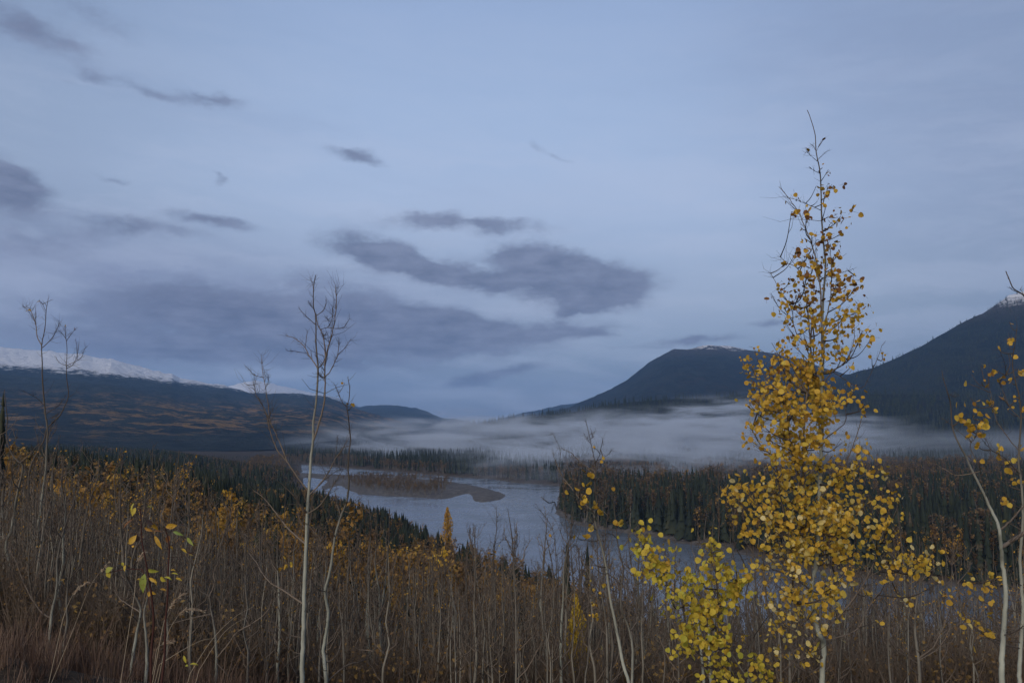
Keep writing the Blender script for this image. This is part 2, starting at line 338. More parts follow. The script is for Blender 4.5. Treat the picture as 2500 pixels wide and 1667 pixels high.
def ground(P, full=False):
    P = np.atleast_2d(np.asarray(P, float)); r = np.hypot(P[:, 0], P[:, 1]); a = np.arctan2(P[:, 0], P[:, 1])
    t = np.tan(np.clip(a, -0.85, 0.85)); yy = r * np.cos(np.clip(a, -0.85, 0.85)); u = np.clip(1250 + F * t, TU[0], TU[-1])
    D = np.array([np.interp(yy, TD, row) for row in TT])
    j = np.clip(np.searchsorted(TU, u) - 1, 0, len(TU) - 2); f = (u - TU[j]) / (TU[j + 1] - TU[j]); f = f * f * (3 - 2 * f); k = np.arange(len(u))
    Dv = D[j, k] * (1 - f) + D[j + 1, k] * f
    back = np.clip((np.abs(a) - 1.1) / 1.2, 0, 1); Dv = Dv * (1 - back) + back * np.clip(1.7 + r * 0.0, 1.7, 50)
    z = CAM_Z - Dv
    amp = np.clip(r / 30, 0.05, 1)
    z = z + vnoise(P, 60, 1) * np.clip(r / 60, 0, 3) * np.clip((z - 2) / 10, 0.15, 1) + vnoise(P, 9, 2) * amp * 0.6 + vnoise(P, 1.6, 3) * 0.12
    sd, si, sb = water_sd(P)
    near = sd < 60
    shore = np.clip(sd / 18, -1, 1)
    zs = np.where(sd > 0, np.minimum(z, 0.15 + sd * 0.16 + np.maximum(sd - 18, 0) * 1.4), np.maximum(sd * 0.12, -2.0))
    isl = (si < 0) | (sb < 0)
    zi = np.where(si < 0, np.minimum(-si * 0.07, 1.6), np.minimum(-sb * 0.05, 0.35))
    z = np.where(isl, np.where(sd > 0, zi, zs), zs)
    return (z, sd, si, sb) if full else z

az_f = np.linspace(-0.80, 0.80, 430); az_b = np.linspace(0.80, 2 * math.pi - 0.80, 70)[1:-1]
AZ = np.concatenate([az_f, az_b]); RR = np.concatenate([[0.4, 1, 1.8], np.geomspace(2.6, 2600, 470), np.geomspace(2700, 14000, 12)])
A2, R2 = np.meshgrid(AZ, RR); P2 = np.stack([(R2 * np.sin(A2)).ravel(), (R2 * np.cos(A2)).ravel()], 1)
zz, sd_, si_, sb_ = ground(P2, True)
na, nr = len(AZ), len(RR)
i = np.arange(nr - 1)[:, None] * na; j = np.arange(na)[None]; j2 = (j + 1) % na
Fq = np.stack([i + j, i + j2, i + na + j2, i + na + j], -1).reshape(-1, 4)
gg = Geo(); gg.add(np.column_stack([P2, zz]), Fq, 0)
c = len(P2); gg.add([[0, 0, CAM_Z - 1.7]], np.zeros((0, 3), int)); gg.T[3] = [np.stack([np.full(na, c), (np.arange(na) + 1) % na, np.arange(na)], -1)]; gg.M[3] = [np.zeros(na)]
shore = np.clip(1 - sd_ / 9, 0, 1) * (sd_ < 9)
onbar = ((si_ < 0) | (sb_ < 0)).astype(float)
sp = sdf(P2, world_poly(spit_px)); onbar = np.maximum(onbar, np.clip(1 - sp / 3, 0, 1))
grav = np.append(np.maximum(shore * 0.8, onbar), 0)
m, h, o = material('ground_soil'); gp = geo_pos(h)
n1 = h.noise(gp, 0.35, 6, 0.65).outputs[0]; n2 = h.noise(gp, 6.0, 5, 0.7).outputs[0]; n3 = h.noise(gp, 0.02, 5, 0.6).outputs[0]
soil = h.mix(h.mapr(n2, 0.3, 0.7), (.026, .020, .015), (.085, .062, .042)); soil = h.mix(h.mapr(n1, 0.4, 0.7, 0, 0.6), soil, (.045, .032, .018))
gr = h.mix(h.mapr(h.noise(gp, 0.22, 7, 0.75).outputs[0], 0.42, 0.60), (.075, .070, .068), (.15, .138, .128))
ga = h.n('ShaderNodeAttribute', attribute_name='gravel').outputs['Fac']
cc = h.mix(ga, soil, gr)
p = h.n('ShaderNodeBsdfPrincipled', {'Base Color': cc, 'Roughness': 0.95, 'Specular IOR Level': 0.1})
bm = h.n('ShaderNodeBump', {'Strength': 0.6, 'Distance': 0.15, 'Height': n2}); h.nt.links.new(bm.outputs[0], p.inputs['Normal'])
h.nt.links.new(p.outputs[0], o.inputs[0])
obj('ground', mesh_from('ground', gg.freeze(), [m], True, {'gravel': grav}), kind='structure')

# water
m, h, o = material('river_water'); gp = geo_pos(h)
v = h.n('ShaderNodeVectorMath', {0: gp, 1: (0.5, 1.0, 1)}, operation='MULTIPLY').outputs[0]
r1 = h.noise(v, 0.9, 5, 0.65).outputs[0]; r2 = h.noise(gp, 0.03, 4, 0.6).outputs[0]
p = h.n('ShaderNodeBsdfPrincipled', {'Base Color': (.12, .14, .17, 1), 'Roughness': h.mapr(r2, 0.3, 0.7, 0.12, 0.36), 'IOR': 1.33, 'Specular IOR Level': 0.65})
bm = h.n('ShaderNodeBump', {'Strength': 0.22, 'Distance': 0.12, 'Height': r1}); h.nt.links.new(bm.outputs[0], p.inputs['Normal'])
h.nt.links.new(p.outputs[0], o.inputs[0])
gw = Geo(); gw.add([(-1500, 60, 0), (1500, 60, 0), (1500, 1500, 0), (-1500, 1500, 0)], [(0, 1, 2, 3)])
obj('river', mesh_from('river', gw.freeze(), [m]), kind='structure')

# ------------------------------------------------------------------ mountains
def fbm(P, s, o=5, seed=0):
    v = 0; a = 1
    for k in range(o): v = v + a * vnoise(P, s, seed + k); s *= 0.5; a *= 0.5
    return v
def mountain_mat(name, forest, forest2, patch, patch_lo, patch_hi, patch_amt, snow_lo, snow_hi, bare=None, snow_x=0.0):
    m, h, o = material(name); gp = geo_pos(h); xyz = h.n('ShaderNodeSeparateXYZ', {0: gp}); z = xyz.outputs[2]
    na_ = h.noise(gp, 1 / 420, 6, 0.62).outputs[0]; nb = h.noise(gp, 1 / 35, 6, 0.7).outputs[0]; nc = h.noise(gp, 1 / 110, 5, 0.68, 0.5).outputs[0]
    c = h.mix(h.mapr(nb, 0.40, 0.60), forest, forest2)
    gl = h.noise(h.n('ShaderNodeVectorMath', {0: gp, 1: (1/90, 1/260, 1/400)}, operation='MULTIPLY').outputs[0], 1.0, 5, 0.6, 0.6).outputs[0]
    c = h.mix(h.mapr(gl, 0.46, 0.62, 0, 0.6), c, tuple(x * 1.7 for x in forest2))
    c = h.mix(h.mapr(na_, 0.45, 0.62, 0, 0.5), c, tuple(x * 1.5 for x in forest2))
    if patch_amt > 0:
        band = h.m('MULTIPLY', h.mapr(z, patch_lo, patch_lo + 40), h.mapr(z, patch_hi, patch_hi * 0.4))
        th = h.m('ADD', h.m('MULTIPLY', nc, 0.6), h.m('MULTIPLY', nb, 0.4))
        f = h.m('MULTIPLY', h.m('MULTIPLY', h.mapr(th, 0.50, 0.57), band), patch_amt)
        pc = h.mix(h.mapr(nb, 0.3, 0.7), patch, tuple(x * 0.45 for x in patch))
        c = h.mix(f, c, pc)
    if bare: c = h.mix(h.mapr(h.m('ADD', z, h.m('MULTIPLY', na_, 120)), snow_lo - 60, snow_lo + 60, 0, 0.7), c, bare)
    zs = h.m('ADD', z, h.m('ADD', h.m('MULTIPLY', h.m('SUBTRACT', nc, 0.5), 150), h.m('MULTIPLY', h.m('SUBTRACT', nb, 0.5), 130)))
    zs = h.m('ADD', zs, h.m('MULTIPLY', h.m('ADD', xyz.outputs[0], 4300), snow_x))
    c = h.mix(h.mapr(zs, snow_lo, snow_hi), c, (.70, .71, .75))
    p = h.n('ShaderNodeBsdfPrincipled', {'Base Color': c, 'Roughness': 0.95, 'Specular IOR Level': 0.05})
    bmp = h.n('ShaderNodeBump', {'Strength': 1.0, 'Distance': 22, 'Height': nb}); h.nt.links.new(bmp.outputs[0], p.inputs['Normal'])
    h.nt.links.new(p.outputs[0], o.inputs[0]); return m
def mountain(crest, r0, rc, mat, z0=3.0, ncol=360, nrow=150, amp=25, seed=0, power=1.0, rcr=None, label=None, jag=1.0):
    crest = np.array(crest, float); cu = crest[:, 0]
    U = np.linspace(cu[0], cu[-1], ncol); cyv = np.interp(U, cu, crest[:, 1])
    rcv = np.full(ncol, rc) if rcr is None else np.interp(U, *rcr)
    r0v = np.full(ncol, r0) if np.isscalar(r0) else np.interp(U, *r0)
    tx = np.zeros(ncol); tz = np.zeros(ncol)
    for k in range(ncol):
        d = ray(U[k], cyv[k]); tx[k] = d[0]; tz[k] = d[2]
    s = np.concatenate([np.linspace(0, 1, nrow), 1 + np.linspace(0.04, 0.8, 14)])
    S, K2 = np.meshgrid(s, np.arange(ncol), indexing='ij')
    Yf = r0v[K2] * (rcv[K2] / r0v[K2]) ** np.minimum(S, 1.0) * (1 + 0.6 * np.maximum(S - 1, 0))
    e0 = (z0 - 6 - CAM_Z) / r0v[K2]; e1 = tz[K2]
    e = e0 + (e1 - e0) * np.minimum(S, 1) ** power
    P = np.stack([(tx[K2] * Yf).ravel(), Yf.ravel()], 1)
    und = fbm(P, 900, 6, seed).reshape(S.shape) * amp * 2.2
    w_ = np.sin(np.clip(S, 0, 1) * math.pi) ** 0.8
    fine = fbm(P, 60, 3, seed + 9).reshape(S.shape) * jag * np.clip(Yf / 3000, 0.3, 2) * 7
    z = CAM_Z + e * Yf + und * w_ + fine * np.clip(S * 3, 0, 1)
    z = np.where(S > 1, z - (S - 1) * (z - z0) * 1.15, z)
    G = Geo(); n = len(s); i = np.arange(n - 1)[:, None] * ncol; j = np.arange(ncol - 1)[None]
    G.add(np.column_stack([P, z.ravel()]), np.stack([i + j, i + j + 1, i + ncol + j + 1, i + ncol + j], -1).reshape(-1, 4))
    o = obj('mountain', mesh_from('mountain', G.freeze(), [mat], True), kind='structure')
    return P.reshape(n, ncol, 2), z
MF, MF2 = (.011, .016, .018), (.022, .027, .026)
mA = mountain_mat('left_mountain_slope', MF, MF2, (.36, .215, .085), 20, 260, 0.85, 505, 550, (.045, .045, .055), 0.08)
mA2 = mountain_mat('far_dome_snow', MF, MF2, (.2,.1,.05), 0, 1, 0, 330, 520)
mB = mountain_mat('far_forest_slope', (.015,.020,.024), (.028,.034,.036), (.2,.1,.05), 0, 1, 0, 5000, 6000)
mG = mountain_mat('peak_slope', (.009,.013,.015), (.017,.021,.021), (.10, .055, .03), 60, 500, 0.25, 590, 632, (.06,.055,.055))
mH = mountain_mat('right_mountain_slope', (.009,.013,.014), (.017,.021,.020), (.09, .05, .03), 60, 500, 0.2, 585, 650, (.07,.06,.055))
# far snowy domes and blue hills first
mountain([(520,1010),(548,946),(575,938),(600,931),(625,929),(660,935),(700,944),(750,956),(790,963),(830,972),(850,985),(880,1010)], 7000, 11000, mA2, 20, 160, 60, 15, 3)
mountain([(800,1030),(825,974),(840,978),(860,988),(880,994),(910,1030)], 7500, 12000, mA2, 20, 60, 40, 6, 5)
mountain([(740,1035),(800,1010),(860,994),(900,991),(935,988),(970,989),(1010,996),(1045,1004),(1062,1014),(1080,1021),(1110,1022),(1140,1029),(1180,1034),(1230,1036)], 4000, 8500, mB, 3, 220, 60, 12, 7)
mountain([(1120,1038),(1180,1032),(1230,1020),(1290,1005),(1340,996),(1370,989),(1400,985),(1450,976),(1560,985)], 4500, 9000, mB, 3, 160, 50, 10, 11)
# left mountain, snow along its crest
mountain([(-900,830),(-500,835),(-250,838),(-60,844),(0,847),(71,855),(120,858),(200,865),(228,873),(271,875),(296,883),(330,892),(357,900),(400,909),(421,912),(439,923),(470,929),(500,935),(546,940),(571,948),(607,958),
          (643,961),(700,960),(750,963),(786,968),(803,971),(820,977),(850,990),(880,1002),(930,1016),(1000,1034)], ([-900,0,700,1000],[900,1200,1900,2300]), 6500, mA, 12, 560, 230, 30, 21, 0.92, rcr=([-900,0,500,700,1000],[6800,6800,6400,6000,5200]))
# right: the peak, the near mountain and the low wooded ridge
mountain([(1180,1036),(1300,1012),(1380,998),(1425,978),(1450,968),(1480,954),(1530,930),(1545,917),(1560,905),(1585,884),(1600,875),(1625,861),(1645,852),(1670,851),(1700,849),(1740,842),(1770,844),(1800,850),(1850,858),(1900,866),(1960,878),(2010,898),(2060,912),(2150,925),(2300,930)],
         2600, 5600, mG, 10, 420, 150, 22, 31, 0.95)
PH, zH = mountain([(1950,960),(2020,936),(2060,920),(2100,906),(2150,890),(2200,868),(2250,845),(2300,815),(2350,787),(2400,765),(2440,737),(2462,722),(2500,711),(2560,705),(2700,700),(2950,705),(3300,730),(3800,780)],
         1900, 3600, mH, 10, 460, 160, 22, 41, 0.95, jag=0.6)
ridge_crest = [(1130,1040),(1180,1036),(1250,1023),(1320,1015),(1400,1006),(1500,985),(1600,977),(1700,972),(1800,967),(2000,960),(2200,962),(2500,965),(3200,965)]
PI_, zI = mountain(ridge_crest, 1500, 2300, mH, 3, 360, 90, 6, 51, 0.9, jag=0.3)

# ------------------------------------------------------------------ trees: variants
def spruce_geo(tiers, seg, seed):
    r_ = np.random.default_rng(seed); G = Geo()      # unit height 1, max radius ~0.16
    for k in range(tiers):
        f = k / tiers; z = 0.08 + 0.90 * f + r_.normal(0, .006); rad = 0.165 * (1 - f) ** 0.85 * r_.uniform(.75, 1.15) + 0.006
        th = np.arange(seg) / seg * 2 * np.pi + r_.uniform(0, 6); rr = rad * np.where(np.arange(seg) % 2, r_.uniform(.35, .6, seg), r_.uniform(.8, 1.25, seg))
        top = z + (1.7 / tiers); V = [[r_.normal(0, .003), r_.normal(0, .003), min(top, 1.0)]] + [[rr[q] * math.cos(th[q]), rr[q] * math.sin(th[q]), z - rr[q] * r_.uniform(.1, .6)] for q in range(seg)]
        G.add(V, [(0, 1 + q, 1 + (q + 1) % seg) for q in range(seg)], 0, r_.random())
    T = Geo(); tube(T, [(0, 0, -.03), (0, 0, .5), (0, 0, .96)], [.012, .008, .002], 5, 0, r_.random())
    return G, T
def both(G, T):   # crown + trunk merged with materials 0, 1
    g1 = G.freeze(); t = T.freeze(); H = Geo()
    H.nv = 0
    for src, mo in ((g1, 0), (t, 1)):
        for k, v in src['T'].items(): H.T[k].append(v + H.nv); H.M[k].append(src['M'][k] * 0 + mo)
        H.V.append(src['V']); H.r.append(src['r']); H.nv += len(src['V'])
    return H.freeze()
SPR = [spruce_geo(17, 12, s) for s in range(6)]
SPR_far = [both(*spruce_geo(6, 7, 50 + s)) for s in range(6)]
def birch_geo(nleaf, size, seed, bare=0.0, k=4):
    r_ = np.random.default_rng(seed); G = Geo(); T = Geo()   # unit height
    wob_ = r_.normal(0, .012, (6, 2)).cumsum(0); zs = np.linspace(-.02, .97, 6)
    P = np.column_stack([wob_, zs]); tube(T, P, np.linspace(.011, .002, 6), k, 0, np.repeat(np.linspace(.3, 1, 6), k))
    nb = 12; cl = []
    for b in range(nb):
        z = r_.uniform(.25, .92); a = r_.uniform(0, 6.28); L = (0.17 * math.sin(min(1, (1.02 - z) * 1.5) * 1.4) + .02) * r_.uniform(.6, 1.3)
        c0 = np.array([np.interp(z, zs, P[:, 0]), np.interp(z, zs, P[:, 1]), z]); e = c0 + np.array([math.cos(a) * L * .7, math.sin(a) * L * .7, L * 1.0]); e[2] = min(e[2], .99)
        tube(T, [c0, (c0 + e) / 2 - [0, 0, .01], e], [.004, .003, .001], 3, 1, r_.random()); cl.append((c0, e))
    C = []
    for q in range(nleaf):
        c0, e = cl[r_.integers(0, nb)]; t = r_.uniform(.2, 1.15); C.append(c0 + (e - c0) * t + r_.normal(0, .022, 3))
    global rng
    keep = rng; rng = r_
    leaf_quads(G, np.array(C), r_.uniform(.6, 1.3, nleaf) * size, 0)
    rng = keep
    return G, T
BIR = [birch_geo(260, .038, 100 + s) for s in range(7)]
BIRS = [birch_geo(120, .032, 120 + s) for s in range(5)]         # thin crowns, half bare
def tri(G, T):    # leaves 0, trunk 1, branches 2
    g1 = G.freeze(); t = T.freeze(); H = Geo()
    for src, mo in ((g1, 0), (t, 1)):
        for k, v in src['T'].items(): H.T[k].append(v + H.nv); H.M[k].append(src['M'][k] + mo)
        H.V.append(src['V']); H.r.append(src['r']); H.nv += len(src['V'])
    return H.freeze()
BIR_far = [tri(*birch_geo(55, .060, 140 + s, k=3)) for s in range(5)]
def aspen_geo(seed, nb=13, tw=5, leaves=0, k=5, lsize=.011, fork=True):
    """bare sapling of unit height: trunk, branches (pale limbs + dark twigs), leaves"""
    r_ = np.random.default_rng(seed); T = Geo(); B = Geo(); L_ = Geo()
    n = 9; wob_ = np.vstack([[0, 0], r_.normal(0, .011, (n - 1, 2))]).cumsum(0); zs = np.linspace(-.04, 1, n); P = np.column_stack([wob_, zs])
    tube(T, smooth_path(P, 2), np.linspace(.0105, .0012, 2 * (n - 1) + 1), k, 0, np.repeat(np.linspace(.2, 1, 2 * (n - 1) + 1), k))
    tips = []
    for b in range(nb):
        z = r_.uniform(.18, .95) ** 0.8; a = r_.uniform(0, 6.28); L = (0.30 * (1 - z) + .07) * r_.uniform(.5, 1.15)
        c0 = np.array([np.interp(z, zs, P[:, 0]), np.interp(z, zs, P[:, 1]), z]); out_ = r_.uniform(.45, .85)
        d1 = np.array([math.cos(a) * out_, math.sin(a) * out_, .6]); d2 = np.array([math.cos(a) * .4, math.sin(a) * .4, 1.0])
        p1 = c0 + d1 * L * .4; p2 = p1 + d2 * L * .35 + r_.normal(0, .01, 3); p3 = p2 + d2 * L * .35 + r_.normal(0, .012, 3)
        r0 = .0045 * (1.05 - z); tube(B, [c0, p1, p2, p3], [r0 + .0012, r0 * .8 + .001, r0 * .5 + .0009, .0006], 3, 0, r_.random())
        segs = [(c0, p1), (p1, p2), (p2, p3)]
        for t_ in range(tw):
            s0, s1 = segs[r_.integers(0, 3)]; q = s0 + (s1 - s0) * r_.random(); dd = r_.normal(0, .55, 3); dd[2] = abs(dd[2]) + .5; dd /= np.linalg.norm(dd)
            e = q + dd * L * r_.uniform(.15, .45); tube(B, [q, (q + e) / 2 + r_.normal(0, .004, 3), e], [.0011, .0009, .0005], 3, 1, r_.random()); tips.append(e)
    if leaves:
        C = np.array([tips[r_.integers(0, len(tips))] + r_.normal(0, .008, 3) for _ in range(leaves)])
        global rng
        keep = rng; rng = r_; leaf_quads(L_, C, r_.uniform(.7, 1.3, leaves) * lsize, 0); rng = keep
    return T, B, L_
ASP = [aspen_geo(200 + s) for s in range(9)]
ASPL = [aspen_geo(230 + s, leaves=60) for s in range(5)]
def merge(parts):   # [(geo, matoffset)...]
    H = Geo()
    for gsrc, mo in parts:
        s_ = gsrc.freeze()
        for k, v in s_['T'].items(): H.T[k].append(v + H.nv); H.M[k].append(s_['M'][k] + mo)
        H.V.append(s_['V']); H.r.append(s_['r']); H.nv += len(s_['V'])
    return H.freeze()

# ------------------------------------------------------------------ placement helpers
SKU = [-800,0,200,400,600,700,760,870,980,1040,1100,1200,1300,1400,1500,1600,1800,2000,2200,2500,3400]
SKY_ = [1085,1085,1078,1092,1122,1132,1172,1203,1235,1262,1290,1305,1330,1370,1400,1440,1492,1548,1572,1592,1600]
def skyline(u): return np.interp(u, SKU, SKY_)
def zmax(P, slack=0.0):                    # height allowed so that the skyline stays open
    u = 1250 + F * P[:, 0] / P[:, 1]
    return CAM_Z - P[:, 1] * (skyline(u) + slack - 1040) / F
def scatter(n, d0, d1, u0, u1, power=1.0, sdmin=6):
    """points spread over the ground between two distances"""
    Y_ = np.sqrt(rng.uniform(d0 ** 2, d1 ** 2, n)) if power == 1.0 else d0 * (d1 / d0) ** rng.random(n)
    u = rng.uniform(u0, u1, n); P = np.column_stack([(u - 1250) / F * Y_, Y_])
    z, sd, si, sb = ground(P, True); ok = (sd > sdmin) & (si > 0) & (sb > 0)
    return np.column_stack([P, z])[ok]
def thing(name, loc, label, cat, group=None, rot=0.0, s=(1, 1, 1)):
    e = bpy.data.objects.new(name, None); COL.objects.link(e); e.empty_display_size = 0.1
    e.location = loc; e.rotation_euler = (0, 0, rot); e.scale = s; e['label'] = label; e['category'] = cat
    if group: e['group'] = group
    return e

# ------------------------------------------------------------------ far bank and valley forests (uncountable masses)
def far_spruces():
    parts = []
    def put(P, h0, h1, slim=0.9): parts.append((P, rng.uniform(h0, h1, len(P)) * np.where(rng.random(len(P)) < .15, .6, 1), slim))
    put(scatter(4200, 300, 640, 1330, 3000, sdmin=3), 9, 27, .85)
    put(scatter(9000, 620, 1600, 700, 3000, sdmin=10), 14, 22, .8)
    # valley floor at the left, and the low wooded ridge behind the mist
    put(scatter(5200, 330, 1500, -500, 720), 12, 20)
    idx = rng.integers(0, 89, 7500); cu = rng.integers(0, 359, 7500)
    P = PI_[idx, cu] + rng.normal(0, 6, (7500, 2)); put(np.column_stack([P, zI[idx, cu] - 1.0]), 15, 25)
    idx = rng.integers(0, 159, 9000); cu = rng.integers(0, 300, 9000)
    P = PH[idx, cu] + rng.normal(0, 6, (9000, 2)); put(np.column_stack([P, zH[idx, cu] - 1.0]), 12, 20)
    return parts
parts = far_spruces(); geo = Geo()
for P, hh, slim in parts:
    u = 1250 + F * P[:, 0] / P[:, 1]
    lim = np.where((u < 740) & (P[:, 1] < 1500), (zmax(P, 2) - P[:, 2]) , 99); hh = np.minimum(hh, np.maximum(lim, 3))
    hh = hh * np.where((u > 1100) & (u < 1345) & (P[:, 1] < 700), 0.0, 1)
    k = hh > 2.5; P, hh = P[k], hh[k]
    replicate(SPR_far, P, np.column_stack([hh * slim, hh * slim, hh]), rng.uniform(0, 6.28, len(P)), geo=geo)
obj('conifer_forest', mesh_from('conifer_forest', geo.freeze(), [M_spruce, M_trunkd]), kind='stuff',
    label='dark spruce forest covering the far bank and the valley slopes', category='forest')

geo = Geo()
def add_birch(P, h0, h1, variants=BIR_far, cap=True, slim=1.3):
    hh = rng.uniform(h0, h1, len(P))
    if cap: hh = np.minimum(hh, np.maximum(zmax(P, 2) - P[:, 2], 0))
    k = hh > 2.0; P = P[k]; hh = hh[k]
    replicate(variants, P, np.column_stack([hh * slim, hh * slim, hh]), rng.uniform(0, 6.28, len(P)), geo=geo)
def clumps(P, size, th, seed):
    return P[vnoise(P[:, :2], size, seed) + 0.5 > th]
# far shore fringe, right bank scatter, island trees
far = scatter(15000, 700, 1500, 500, 1500, sdmin=4); far = far[water_sd(far[:, :2])[0] < 70]; add_birch(clumps(far, 60, .42, 5), 7, 14, cap=False)
add_birch(clumps(scatter(7000, 300, 1000, 1375, 2900, sdmin=5), 35, .46, 6), 12, 23, cap=False)
Y_ = rng.uniform(600, 900, 9000); u = rng.uniform(840, 1110, 9000); P = np.column_stack([(u - 1250) / F * Y_, Y_]); zq, sd, si, sb = ground(P, True)
k = (si < -9) & (vnoise(P, 30, 8) > -.28) & (u < 1085 + rng.normal(0, 22, len(u))) & (u > 850 + rng.normal(0, 15, len(u))) ; add_birch(np.column_stack([P, zq])[k][:900], 4.5, 9, cap=False)
add_birch(clumps(scatter(7000, 420, 1500, -500, 740), 55, .58, 9), 8, 15)
obj('distant_birch_woods', mesh_from('distant_birch_woods', geo.freeze(), [M_birchd, M_barkg, M_twig]), kind='stuff',
    label='brown and amber birch woods along the river shores', category='woods')

# near hillside down to the river
hill = scatter(19000, 34, 480, -500, 3000, sdmin=2)
uh = 1250 + F * hill[:, 0] / hill[:, 1]
cz_ = vnoise(hill[:, :2], 45, 21) + 0.5; cz2 = vnoise(hill[:, :2], 22, 22) + 0.5
# conifers gather in the band above the river, left of centre, and in pockets
con = (cz_ > .62) | ((uh < 1010) & (hill[:, 1] > 190) & (cz2 > .54)) | ((uh < 600) & (hill[:, 1] > 120) & (cz2 > .55))
con &= rng.random(len(hill)) < .66
allow = zmax(hill, 4) - hill[:, 2]
hc = np.minimum(rng.uniform(9, 19, len(hill)) * np.clip(hill[:, 1] / 160, .45, 1), allow * rng.uniform(.8, 1.0, len(hill)))
hb = np.minimum(rng.uniform(8, 16, len(hill)) * np.clip(hill[:, 1] / 110, .6, 1), allow * rng.uniform(.75, 1.02, len(hill)))
inview = (uh > -40) & (uh < 2540)
Cc = np.nonzero(con & (hc > 2.5))[0]; Bb = np.nonzero(~con & (hb > 2.5))[0]
def size_rank(I, hh, n):     # those that stand largest and topmost in the picture
    s = hh[I] / hill[I, 1] * np.where(inview[I], 1, 0) * rng.uniform(.85, 1.15, len(I)); return I[np.argsort(-s)]
Cc = size_rank(Cc, hc, 0); Bb = size_rank(Bb, hb, 0)
Ci, Cr = Cc[:150], Cc[150:]; Bi, Br = Bb[:290], Bb[290:6200]

spr_me = [(mesh_from('crown', G.freeze(), [M_spruce]), mesh_from('trunk', T.freeze(), [M_trunkd])) for G, T in SPR]
def put_tree(name, loc, label, cat, group, rot, s, parts):
    e = thing(name, loc, label, cat, group, rot, s)
    for pn, me in parts: obj(pn, me, e)
    return e
for q in Ci:
    v = spr_me[rng.integers(0, len(spr_me))]; hh = hc[q]
    put_tree('spruce_tree', hill[q], 'dark green spruce among the bare trees on the slope above the river', 'tree', 'spruces on the near slope', rng.uniform(0, 6.28), (hh * .95, hh * .95, hh), [('crown', v[0]), ('trunk', v[1])])
geo = Geo(); P = hill[Cr]; hh = hc[Cr]
replicate(SPR_far, P, np.column_stack([hh * .95, hh * .95, hh]), rng.uniform(0, 6.28, len(P)), geo=geo)
obj('spruce_undergrowth_forest', mesh_from('near_conifer_forest', geo.freeze(), [M_spruce, M_trunkd]), kind='stuff', label='small dark spruces packed between the birches on the slope', category='forest')

bir_me = [(mesh_from('crown', G.freeze(), [M_birch]), mesh_from('trunk', T.freeze(), [M_barkg, M_twig])) for G, T in BIR + BIRS]
biy_me = [(mesh_from('crown', G.freeze(), [M_birchy]), bir_me[k][1]) for k, (G, T) in enumerate(BIR)]
gold = lambda q: (uh[q] > 860) & (uh[q] < 1560) & (hill[q, 1] > 120) & (cz2[q] > .25)
for q in Bi:
    hh = hb[q]
    if (gold(q) and rng.random() < .68) or (uh[q] < 860 and rng.random() < .12):
        v = biy_me[rng.integers(0, len(biy_me))]; lab, grp = 'golden birch among the browner trees of the near slope', 'golden birches on the near slope'
    else:
        v = bir_me[rng.integers(0, len(bir_me))]; lab, grp = 'russet birch with thinning leaves on the near slope', 'russet birches on the near slope'
    put_tree('birch_tree', hill[q], lab, 'tree', grp, rng.uniform(0, 6.28), (hh * 1.0, hh * 1.0, hh), [('crown', v[0]), ('trunk', v[1])])
# the front row of the dark forest on the far bank
row = []
for U, yb in [(1372,1250),(1380,1256),(1392,1262),(1405,1266)] + [(u_, float(np.interp(u_, [1405,1500,1700,1800,1900,2000,2340,2500], [1267,1277,1312,1337,1362,1386,1424,1440]))) for u_ in np.linspace(1418, 2495, 130)]:
    p_ = on_plane(U + rng.uniform(-4, 4), yb - rng.uniform(0, 7)); row.append(p_)
row = np.array(row); row[:, 2] = ground(row[:, :2])
for p_ in row:
    if rng.random() < .45:
        v = bir_me[rng.integers(0, len(bir_me))]; hh = rng.uniform(11, 20)
        put_tree('birch_tree', p_, 'thin brown birch in the front row of the forest across the river', 'tree', 'birches along the far bank', rng.uniform(0, 6.28), (hh, hh, hh), [('crown', v[0]), ('trunk', v[1])]); continue
    v = spr_me[rng.integers(0, len(spr_me))]; hh = rng.uniform(8, 27); sl = rng.uniform(.45, 1.0)
    put_tree('spruce_tree', p_, 'tall dark spruce in the front row of the forest across the river', 'tree', 'spruces along the far bank', rng.uniform(0, 6.28), (hh * sl, hh * sl, hh), [('crown', v[0]), ('trunk', v[1])])
geo = Geo(); P = hill[Br]; hh = hb[Br]
replicate([tri(*b) for b in BIRS] + BIR_far[:2], P, np.column_stack([hh * 1.1, hh * 1.1, hh]), rng.uniform(0, 6.28, len(P)), geo=geo)
obj('birch_woods', mesh_from('birch_woods', geo.freeze(), [M_birchm, M_barkg, M_twig]), kind='stuff', label='thin russet birch woods filling the slope down to the river', category='woods')

# foreground thicket of bare aspen saplings
th = scatter(3800, 9, 46, -350, 2850, power=0); ut = 1250 + F * th[:, 0] / th[:, 1]
topy = np.interp(ut, [-400,0,350,700,900,1100,1300,1600,2000,2500,2900], [1200,1215,1290,1400,1490,1520,1520,1510,1510,1515,1520]) + rng.normal(0, 40, len(th)) - np.where(rng.random(len(th)) < .14, rng.uniform(40, 190, len(th)), 0)
ht = CAM_Z - th[:, 1] * (topy - 1040) / F - th[:, 2]
k = (ht > 0.8) & (ht < 9); th, ht, ut = th[k], ht[k], ut[k]
tn = scatter(420, 7.5, 13, 350, 2700, power=0); un = 1250 + F * tn[:, 0] / tn[:, 1]
hn = CAM_Z - tn[:, 1] * (rng.normal(1400, 85, len(tn)) + np.clip(un - 1300, 0, 900) * .10 - 1040) / F - tn[:, 2]
k = hn > .8; th, ht, ut = np.vstack([th, tn[k]]), np.append(ht, hn[k]), np.append(ut, un[k])
o_ = np.argsort(-(ht / th[:, 1]) * ((ut > -20) & (ut < 2520))); th, ht, ut = th[o_], ht[o_], ut[o_]
